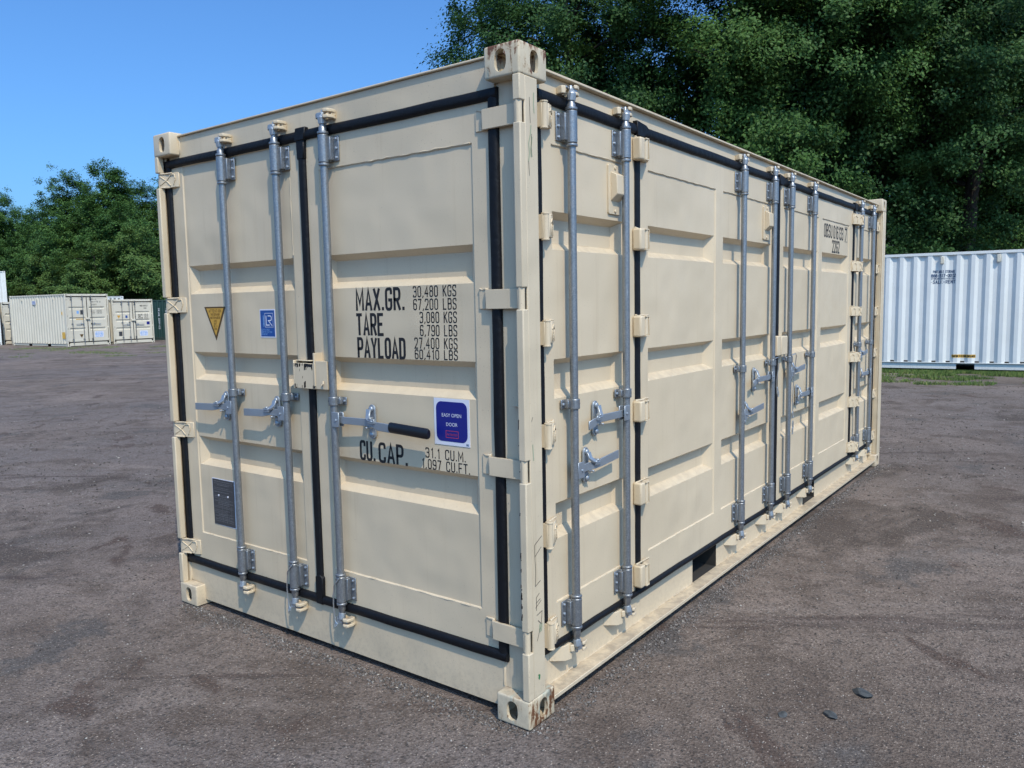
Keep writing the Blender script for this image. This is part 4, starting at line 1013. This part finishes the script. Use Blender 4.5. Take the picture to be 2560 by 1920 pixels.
def np_mesh(name, co, faces, m, uvcol=None, smooth=False):
    me = bpy.data.meshes.new(name); k = faces.shape[1]
    me.vertices.add(len(co)); me.vertices.foreach_set('co', co.astype(np.float32).ravel())
    me.loops.add(faces.size); me.loops.foreach_set('vertex_index', faces.astype(np.int32).ravel())
    me.polygons.add(len(faces)); me.polygons.foreach_set('loop_start', np.arange(0, faces.size, k, dtype=np.int32)); me.polygons.foreach_set('loop_total', np.full(len(faces), k, dtype=np.int32))
    if smooth: me.polygons.foreach_set('use_smooth', [True]*len(faces))
    me.update(calc_edges=True); me.materials.append(m); return me
ii = (np.arange(ny-1)[:, None]*nx+np.arange(nx-1)[None]).ravel()
F = np.stack([ii, ii+1, ii+nx+1, ii+nx], 1)
m = mat('packed_gravel', (.11, .1, .1), .85, 0, .25); n = N(m)
def rotco(ang, sx, sy, off=0):
    tc = n.new('ShaderNodeTexCoord'); mp = n.new('ShaderNodeMapping'); mp.vector_type = 'POINT'; mp.inputs['Rotation'].default_value = (0, 0, ang)
    m2 = n.new('ShaderNodeMapping'); m2.inputs['Scale'].default_value = (sx, sy, 1); m2.inputs['Location'].default_value = (off, off*.7, 0)
    n.lk(tc.outputs['Object'], mp.inputs[0]); n.lk(mp.outputs[0], m2.inputs[0]); return m2.outputs[0]
big = n.noise(.33, 4, .6, dist=.5); mid_ = n.noise(1.5, 5, .65, dist=.6); med = n.noise(11, 4, .7); fine = n.noise(75, 4, .75)
c = n.mix(n.ramp(big, [(.38, 0.), (.60, 1.)]), (.155, .134, .118), (.225, .198, .182))
c = n.mix(n.ramp(n.noise(.14, 3, .5), [(.46, 0.), (.58, .7)]), c, (.160, .152, .155))
c = n.mix(n.ramp(mid_, [(.38, .85), (.50, 0.)]), c, (.105, .088, .077))
blue = n.ramp(n.noise(.85, 5, .7, co=rotco(.5, 1, 1, 7.3), dist=.4), [(.56, 0.), (.62, 1.)])
c = n.mix(blue, c, (.110, .108, .108))
brown = n.ramp(n.noise(2.1, 4, .6, co=rotco(.64, .55, 1.2, 3.1), dist=.5), [(.615, 0.), (.66, .85)])
c = n.mix(brown, c, (.085, .063, .054))
damp = n.ramp(n.noise(.55, 5, .68, co=rotco(.2, 1, 1, 21.4), dist=.7), [(.56, 0.), (.63, .8)])
c = n.mix(damp, c, (.070, .059, .052))
strk = n.ramp(n.noise(1, 5, .65, co=rotco(-.64, .30, 2.6, 11.), dist=.3), [(.60, 0.), (.655, .8)])
c = n.mix(strk, c, (.080, .064, .060))
c = n.mix(n.ramp(n.noise(1, 4, .6, co=rotco(-.52, .22, 1.5, 5.), dist=.3), [(.58, 0.), (.66, .6)]), c, (.245, .222, .208))
c = n.mix(n.ramp(med, [(.34, .55), (.52, 0.)]), c, (.085, .074, .067))
c = n.mix(n.ramp(fine, [(.36, .75), (.50, 0.)]), c, (.060, .052, .047))
c = n.mix(n.ramp(fine, [(.56, 0.), (.70, .55)]), c, (.34, .315, .29))
v = n.voro(120, out='Color'); sepc = n.new('ShaderNodeSeparateColor'); n.lk(v, sepc.inputs[0]); vd = n.voro(120)
speck = n.math('MULTIPLY', n.ramp(sepc.outputs[0], [(.90, 0.), (.95, .8)]), n.ramp(vd, [(.25, 1.), (.45, 0.)]))
c = n.mix(speck, c, (.46, .43, .39))
v2 = n.voro(55, out='Color'); sp2 = n.new('ShaderNodeSeparateColor'); n.lk(v2, sp2.inputs[0]); vd2 = n.voro(55)
dk = n.math('MULTIPLY', n.ramp(sp2.outputs[1], [(.76, 0.), (.82, .8)]), n.ramp(vd2, [(.3, 1.), (.5, 0.)]))
c = n.mix(dk, c, (.060, .058, .058))
c = n.mix(1., c, (1.17, 1.04, .94), 'MULTIPLY')
n.col(c)
b = n.bump(med, .022, .6); b = n.bump(fine, .014, .8, b); b = n.bump(n.voro(95), .007, .8, b)
b = n.bump(n.math('MULTIPLY', n.math('MAXIMUM', strk, damp), -1.), .012, .5, b); n.nrm(b)
MAT['ground'] = m
me = np_mesh('ground', np.stack([X.ravel(), Y.ravel(), Z.ravel()], 1), F, m, smooth=True)
go = bpy.data.objects.new('ground', me); COL.objects.link(go); tag(go, 'packed grey brown gravel yard', kind='structure')
# loose gravel
def rocks(name, P, S, m, flat=.6, seed=1, label='', kind='stuff'):
    r = np.random.RandomState(seed); k = len(P)
    base = np.array([[1, 0, 0], [-1, 0, 0], [0, 1, 0], [0, -1, 0], [0, 0, 1], [0, 0, -1], [.6, .6, .5], [-.6, -.5, .55]])[:6]
    co = base[None]*(1+(r.rand(k, 6, 1)-.5)*.6)+(r.rand(k, 6, 3)-.5)*.35
    co *= S[:, None, None]*np.stack([np.ones(k), .6+.4*r.rand(k), flat*(.6+.6*r.rand(k))], 1)[:, None]
    a = r.rand(k)*6.283; ca, sa = np.cos(a)[:, None], np.sin(a)[:, None]
    x = co[..., 0]*ca-co[..., 1]*sa; y = co[..., 0]*sa+co[..., 1]*ca
    co = np.stack([x, y, co[..., 2]], -1)+P[:, None]
    T = np.array([[0, 2, 4], [2, 1, 4], [1, 3, 4], [3, 0, 4], [2, 0, 5], [1, 2, 5], [3, 1, 5], [0, 3, 5]])
    F = (T[None]+(np.arange(k)*6)[:, None, None]).reshape(-1, 3)
    me = np_mesh(name, co.reshape(-1, 3), F, m); o = bpy.data.objects.new(name, me); COL.objects.link(o); return tag(o, label, kind=kind)
m = mat('loose_gravel', (.15, .14, .13), .85, 0, .2); n = N(m); g = n.new('ShaderNodeNewGeometry')
n.col(n.ramp(g.outputs['Random Per Island'], [(.0, (.055, .05, .046)), (.45, (.13, .114, .102)), (.8, (.20, .18, .162)), (.965, (.27, .245, .22)), (.985, (.44, .40, .35))])); MAT['gravel'] = m
k = 60000; dep = 1.4+13*rs.rand(k)**1.7; lat = (rs.rand(k)*2-1)*.72*dep
fx, fy = -math.sin(YAW), math.cos(YAW); px = CAM.x+fx*dep+fy*lat; py = CAM.y+fy*dep-fx*lat
ok_ = ~((px > -2.40) & (px < -.03) & (py > .03) & (py < 6.03)) & (vnoise(px*1.7+9, py*1.7)+.25*rs.rand(k) > .42)
px, py, dep = px[ok_], py[ok_], dep[ok_]
ke = 9000; t_ = rs.rand(ke)*6.0; e_ = np.abs(rs.randn(ke))*.05; sd_ = rs.rand(ke) < .35
px = np.concatenate([px, np.where(sd_, -2.4+2.4*rs.rand(ke), .0+e_)]); py = np.concatenate([py, np.where(sd_, .02-e_, t_)]); dep = np.concatenate([dep, np.full(ke, 5.)])
sz = (.0022+.0058*rs.rand(len(px))**3)*np.clip(dep/4, .8, 1.9)
rocks('gravel', np.stack([px, py, gh(px, py)+sz*.15], 1), sz, m, label='loose fine gravel scattered over the yard')
m = mat('dark_stone', (.05, .055, .058), .8); n = N(m); n.col(n.mix(n.ramp(n.noise(30, 4), [(.35, 0.), (.65, 1.)]), (.035, .04, .042), (.085, .09, .09))); n.nrm(n.bump(n.noise(40, 4), .01, .6)); MAT['stone'] = m
def stone(x, y, s, label, seed, tone='stone'):
    bm = bmesh.new(); bmesh.ops.create_icosphere(bm, subdivisions=3, radius=1); r = random.Random(seed)
    pl = [(Vector((r.uniform(-1, 1), r.uniform(-1, 1), r.uniform(-1, 1))).normalized(), r.uniform(.55, .85)) for _ in range(14)]
    for v_ in bm.verts:
        for q, d in pl:
            t = v_.co.dot(q)
            if t > d: v_.co -= q*(t-d)
        v_.co = Vector((v_.co.x*s, v_.co.y*s*.62, v_.co.z*s*.24))
    me = bpy.data.meshes.new('stone'); bm.to_mesh(me); bm.free(); me.materials.append(MAT[tone])
    o = bpy.data.objects.new('stone', me); COL.objects.link(o); o.location = (x, y, float(gh(np.array([x]), np.array([y]))[0])+s*.10); o.rotation_euler.z = r.uniform(0, 3); tag(o, label, 'stone', 'dark stones lying on the gravel at the right')
stone(0.967, 1.051, 0.055, 'dark jagged flat stone lying alone on the gravel at lower right', 3)
stone(0.912, 0.791, 0.045, 'smooth grey flat stone below the dark jagged one', 5)
stone(0.753, 0.682, 0.030, 'small pale grey stone left of the smooth flat one', 8)

# grass in front of the white container
def blades(name, P, H, m, seed):
    r = np.random.RandomState(seed); k = len(P); a = r.rand(k)*6.283; d = np.stack([np.cos(a), np.sin(a), np.zeros(k)], 1); wd = H*.11
    lean = np.stack([r.randn(k)*.35, r.randn(k)*.35, np.ones(k)], 1)*H[:, None]
    co = np.stack([P-d*wd[:, None], P+d*wd[:, None], P+lean], 1).reshape(-1, 3); F = np.arange(k*3).reshape(-1, 3)
    return np_mesh(name, co, F, m)
m = mat('grass', (.06, .10, .03), .7, 0, .2); n = N(m); g = n.new('ShaderNodeNewGeometry'); n.col(n.ramp(g.outputs['Random Per Island'], [(0, (.06, .12, .03)), (.6, (.12, .19, .045)), (1, (.26, .27, .09))])); MAT['grass'] = m
k = 130000; tt = rs.rand(k)*13-3.5; off = rs.rand(k)**1.5*3.2
e1 = np.array([.9905, .1377]); e2 = np.array([.1377, -.9905]); p0 = np.array([-2.588, 17.104])
gx = p0[0]+e1[0]*tt+e2[0]*(off-.15); gy = p0[1]+e1[1]*tt+e2[1]*(off-.15)
ok_ = (vnoise(gx*2.2, gy*2.2)*.65+vnoise(gx*6, gy*6)*.35+.12*rs.rand(k) > .43+off*.085)
gx, gy = gx[ok_], gy[ok_]; hh = .025+.055*rs.rand(len(gx))
me = blades('grass', np.stack([gx, gy, gh(gx, gy)-.004], 1), hh, m, 3); o = bpy.data.objects.new('grass', me); COL.objects.link(o); tag(o, 'thin patchy grass growing before the white container', kind='stuff')
k = 30000; u0_ = rs.rand(k)*900-200; d0_ = 33+rs.rand(k)*10
lat = (u0_-1280)/1973.5*d0_; gx = CAM.x+fx*d0_+fy*lat; gy = CAM.y+fy*d0_-fx*lat
ok_ = vnoise(gx*.9, gy*.9)+.2*rs.rand(k) > .72; gx, gy = gx[ok_], gy[ok_]
me = blades('grass', np.stack([gx, gy, gh(gx, gy)], 1), .03+.05*rs.rand(len(gx)), m, 4); o = bpy.data.objects.new('grass', me); COL.objects.link(o); tag(o, 'sparse weeds in front of the far container row', kind='stuff')

# ================================================================== TREES
def leafmat(name, dark, mid, light, clump=.5):
    m = mat(name, mid, .6, 0, .22); n = N(m); g = n.new('ShaderNodeNewGeometry')
    c = n.ramp(g.outputs['Random Per Island'], [(0, dark), (.55, mid), (1, light)])
    c = n.mix(n.ramp(n.noise(clump, 3), [(.40, 0.), (.62, .7)]), c, light)
    n.col(c)
    # a little light passes through each leaf
    tr = n.new('ShaderNodeBsdfTranslucent'); n.lk(c, tr.inputs[0]); mx = n.new('ShaderNodeMixShader'); mx.inputs[0].default_value = .30
    out = m.node_tree.nodes['Material Output']; n.lk(n.b.outputs[0], mx.inputs[1]); n.lk(tr.outputs[0], mx.inputs[2]); n.lk(mx.outputs[0], out.inputs[0]); return m
ML1 = leafmat('leaves_deep_green', (.026, .070, .026), (.038, .100, .032), (.075, .155, .040))
ML2 = leafmat('leaves_mid_green', (.034, .086, .026), (.052, .125, .034), (.105, .200, .046))
ML3 = leafmat('leaves_light_green', (.050, .105, .028), (.076, .150, .036), (.130, .205, .050))
MBK = mat('bark', (.035, .029, .024), .9); n = N(MBK); n.col(n.mix(n.ramp(n.noise(1, 4, co=n.co('Object', (14, 14, 3))), [(.35, 0.), (.65, 1.)]), (.02, .017, .014), (.06, .052, .044)))
def tree_mesh(seed, H, Rr, base, nb, nl, ls, asym=.35, top=1., gap=.0, weep=.0, r0=.15):
    """crown of leaf sprays along boughs; returns (crown mesh data, trunk MB)"""
    r = np.random.RandomState(seed); cz = base+(H-base)*.5; rz = (H-base)*.5
    B = []; tr = MB()
    lumps = r.randn(7, 3); lumps /= np.linalg.norm(lumps, axis=1)[:, None]; la = .75+r.rand(7)*.5
    while len(B) < nb:
        d = r.randn(3); d /= np.linalg.norm(d)
        lump = 1+asym*(np.max((lumps@d)**4*la)-.45)
        q = (r.rand()**.42)*lump
        zf = d[2]*q; taper = 1-.25*max(zf, 0)**1.5
        p = np.array([d[0]*q*Rr*taper, d[1]*q*Rr*taper, cz+zf*rz*top])
        if p[2] < base*.8: continue
        B.append(p)
    B = np.array(B)
    # trunk and limbs
    hs = np.linspace(0, H*.86, 9); wob = np.cumsum(r.randn(9, 2)*.10*Rr/4, 0); wob[0] = 0
    rt = H*.017
    tr.tube([(wob[i, 0], wob[i, 1], hs[i]-.05*(i == 0)) for i in range(9)], [rt*(1.25 if i == 0 else 1)*(1-i/9.3) for i in range(9)], 8)
    lim = r.choice(nb, min(nb, 34), replace=False)
    for i in lim:
        p = B[i]; t = np.clip((p[2]-.35*math.hypot(p[0], p[1]))/(H*.86), .12, .93); z = t*H*.86; k = t*8; a = int(min(k, 7)); fr = k-a
        s = np.array([wob[a, 0]*(1-fr)+wob[a+1, 0]*fr, wob[a, 1]*(1-fr)+wob[a+1, 1]*fr, z])
        m1 = s+(p-s)*.4+r.randn(3)*.12; m1[2] += .12*np.linalg.norm(p-s)*.5; m2 = s+(p-s)*.75+r.randn(3)*.12
        rr_ = rt*.42*(1-t*.6); tr.tube([tuple(s), tuple(m1), tuple(m2), tuple(p)], [rr_, rr_*.7, rr_*.42, rr_*.15], 5)
    per = nl//nb; allP = []; allN = []
    for p in B:
        R0 = (r0+.13*r.rand())*Rr; k = int(per*(.6+.8*r.rand()))
        ns = 7; sc_ = r.randn(ns, 3)*R0*.62; sc_[:, 2] *= .8; w_ = r.randint(0, ns, k)
        q = r.randn(k, 3)*R0*.25; q[:, 2] = q[:, 2]*.75
        q[:, 2] -= (q[:, 0]**2+q[:, 1]**2)/(R0*1.5)*(.18+weep)
        P = p+sc_[w_]+q
        out = P-np.array([0, 0, cz]); out /= np.linalg.norm(out, axis=1)[:, None]
        Nn = out*.62+np.array([0, 0, .60])+r.randn(k, 3)*.42; allP.append(P); allN.append(Nn)
    zs_ = H/np.percentile(np.concatenate(allP)[:, 2], 99.9)
    P = np.concatenate(allP); Nn = np.concatenate(allN); Nn /= np.linalg.norm(Nn, axis=1)[:, None]; k = len(P)
    a = r.randn(k, 3); a[:, 2] -= .35; t = a-Nn*np.sum(a*Nn, 1)[:, None]; t /= np.linalg.norm(t, axis=1)[:, None]; b = np.cross(Nn, t)
    L = ls*(.65+.7*r.rand(k))[:, None]; Wd = L*.30
    cen = P[P[:, 2] > np.percentile(P[:, 2], 85)][:, :2].mean(0); cen = np.array([cen[0], cen[1], 0]); P = P-cen; tr.bm.transform(Matrix.Translation((-cen[0], -cen[1], 0)))
    P = P*np.array([1, 1, zs_]); tr.bm.transform(Matrix.Diagonal((1, 1, zs_, 1)))
    v0 = P; v2 = P+t*L; v1 = P+t*L*.45+b*Wd+Nn*L*.06; v3 = P+t*L*.45-b*Wd+Nn*L*.06
    co = np.stack([v0, v1, v2, v3], 1).reshape(-1, 3); F = np.arange(k*4).reshape(-1, 4)
    return co, F, tr
TREES = {}
def tree_proto(key, name, mleaf, **kw):
    co, F, tr = tree_mesh(**kw); me = np_mesh('crown', co, F, mleaf)
    for q in list(tr.bm.verts): pass
    bmesh.ops.recalc_face_normals(tr.bm, faces=tr.bm.faces); mt = bpy.data.meshes.new('trunk'); tr.bm.to_mesh(mt); tr.bm.free(); mt.materials.append(MBK); mt.polygons.foreach_set('use_smooth', [True]*len(mt.polygons))
    TREES[key] = (name, me, mt)
def tree(key, loc, rz, s, label, group, sz=1.):
    name, me, mt = TREES[key]; o = empty(name, loc, rz); o.scale = (s, s, s*sz); tag(o, label, 'tree', group)
    for nm, md in (('crown', me), ('trunk', mt)):
        q = bpy.data.objects.new(nm, md); COL.objects.link(q); q.parent = o
    return o
tree_proto('a', 'broadleaf_tree', ML1, seed=1, H=16.0, Rr=4.1, base=2.6, nb=170, nl=230000, ls=.098)
tree_proto('b', 'broadleaf_tree', ML2, seed=2, H=15.0, Rr=3.9, base=2.4, nb=165, nl=220000, ls=.096, asym=.6)
tree_proto('c', 'broadleaf_tree', ML1, seed=3, H=17.0, Rr=4.0, base=4.4, nb=125, nl=160000, ls=.100, asym=.7)
tree_proto('d', 'broadleaf_tree', ML2, seed=4, H=14.0, Rr=2.9, base=2.2, nb=200, nl=130000, ls=.16, asym=.45, r0=.20)
tree_proto('e', 'broadleaf_tree', ML2, seed=5, H=11.0, Rr=3.3, base=.9, nb=120, nl=80000, ls=.17, asym=.5)
tree_proto('f', 'bushy_tree', ML3, seed=6, H=7.6, Rr=2.9, base=.2, nb=100, nl=60000, ls=.15, asym=.4)
GR = 'tall trees standing behind the containers at the right'
def A(l, d):   # lateral metres, depth
    return Vector((CAM.x+fx*d+fy*l, CAM.y+fy*d-fx*l, 0))
RT = [('a', 2.7, 26.0, .3, 1.0, 'leftmost tall tree, its crown edge meeting the blue sky above the near corner'),
 ('b', 6.9, 24.0, 1.4, 1.05, 'lighter green tree standing over the middle of the long side of the near container'),
 ('a', 10.9, 26.0, 2.6, 1.08, 'dark dense tree right of the lighter middle tree'),
 ('c', 14.2, 25.0, .9, 1.0, 'tall dark tree above the far corner of the near container, bare trunk below'),
 ('b', 17.6, 27.5, 4.0, 1.05, 'mid green tree above the white ribbed container at the right edge')]
for i, (k_, l, d, a, s_, lab) in enumerate(RT): tree(k_, A(l, d), a, s_, lab, GR)
BR = [('c', 13.0, 36.0, 2.0, 1.0, 'shadowed tree behind the far corner post of the near container'), ('a', 18.5, 35.0, 3.3, 1.0, 'shadowed tree in the second line above the white ribbed container'), ('c', 22.5, 32.0, 1.0, 1.0, 'shadowed tree at the right border behind the white ribbed container')]
for k_, l, d, a, s_, lab in BR: tree(k_, A(l, d), a, s_, lab, GR)
for (l, d, a, s_, lab) in ((17.0, 30.5, .5, .62, 'low dark shrub behind the middle of the white ribbed container'), (20.2, 31.5, 2.2, .7, 'low dark shrub behind the right part of the white ribbed container')): tree('e', A(l, d), a, s_, lab, GR)
GL = 'trees behind the far container row at the left'
def AL(u, d): return at(u, d)
LT = [('d', 304, 70, .4, 1.0, 1.04, 'tallest tree of the left wood, a broad pointed crown'),
 ('d', 202, 72, 2.1, .92, 1.10, 'second tallest tree of the left wood, just left of the tallest'),
 ('d', 134, 80, 3.3, .74, 1.19, 'thin dark crown left of the two tallest trees'),
 ('d', 28, 78, 4.2, .78, 1.22, 'dark airy tree cut by the left edge of the picture'),
 ('d', 84, 84, 1.1, .78, 1.16, 'low dark crown between the airy tree and the thin crown'),
 ('d', 376, 74, 5.0, .92, 1.05, 'dark tree right of the tallest, beside the near container post'),
 ('d', 451, 74, .9, .92, 1.02, 'dark tree half hidden by the left post of the near container'),
 ('e', 176, 68, 1.0, .85, 1.05, 'lighter green tree with layered boughs below the thin crown'),
 ('e', 248, 66.5, 3.0, 1.0, 1.06, 'lighter green tree in front of the tallest tree'),
 ('e', 92, 72, 2.4, .92, 1.0, 'dark green tree below the low dark crown'),
 ('f', 142, 65.5, 2.0, .90, .95, 'yellowish low tree above the ribbed cream container'),
 ('f', 266, 60.5, .2, .95, .95, 'bushy light green tree above the taped cream doors'),
 ('f', 366, 60, 4.0, 1.1, .98, 'rounded bushy tree above the green container'),
 ('e', 326, 65, 4.6, .98, 1.0, 'mid green tree between the bushy and the rounded tree'),
 ('e', 46, 71, 5.5, .78, 1.0, 'dark green tree above the raised white container')]
for k_, u, d, a, s_, z_, lab in LT: tree(k_, AL(u, d), a, s_, lab, GL, z_)

# grey house glimpsed between the trunks
hs = empty('house', A(24.5, 46), YAW+.15); tag(hs, 'pale grey house glimpsed between trunks above the white ribbed container', 'house')
MAT['siding'] = mat('grey_siding', (.33, .36, .40), .7); n = N(MAT['siding']); n.nrm(n.bump(n.math('FRACT', n.math('MULTIPLY', (lambda s_: s_)(n.co('Object')) if False else n.noise(3, 1), 1.)), .002, .2))
MAT['roofing'] = mat('grey_roofing', (.16, .165, .17), .85); MAT['glass'] = mat('window_glass', (.02, .025, .03), .1)
mb = MB(); mb.prism([(-4, 0), (4, 0), (4, 3.6), (0, 6.0), (-4, 3.6)], 1, 0, 9)
mb.build('wall', 'siding', hs, smooth=0)
mb = MB(); mb.prism([(-4.4, 3.42), (0, 6.06), (0, 6.26), (-4.5, 3.56)], 1, -.35, 9.3); mb.prism([(4.4, 3.42), (4.5, 3.56), (0.01, 6.26), (0.01, 6.06)], 1, -.35, 9.3); mb.build('roof', 'roofing', hs, smooth=0)
for x in (-2.6, -.5, 1.7):
    mb = MB(); mb.box(x, x+.9, -.04, .02, 1.1, 2.4); fr = mb.build('window', 'stwhite', hs); mb = MB(); mb.box(x+.07, x+.83, -.06, -.041, 1.17, 2.33); mb.build('pane', 'glass', fr)
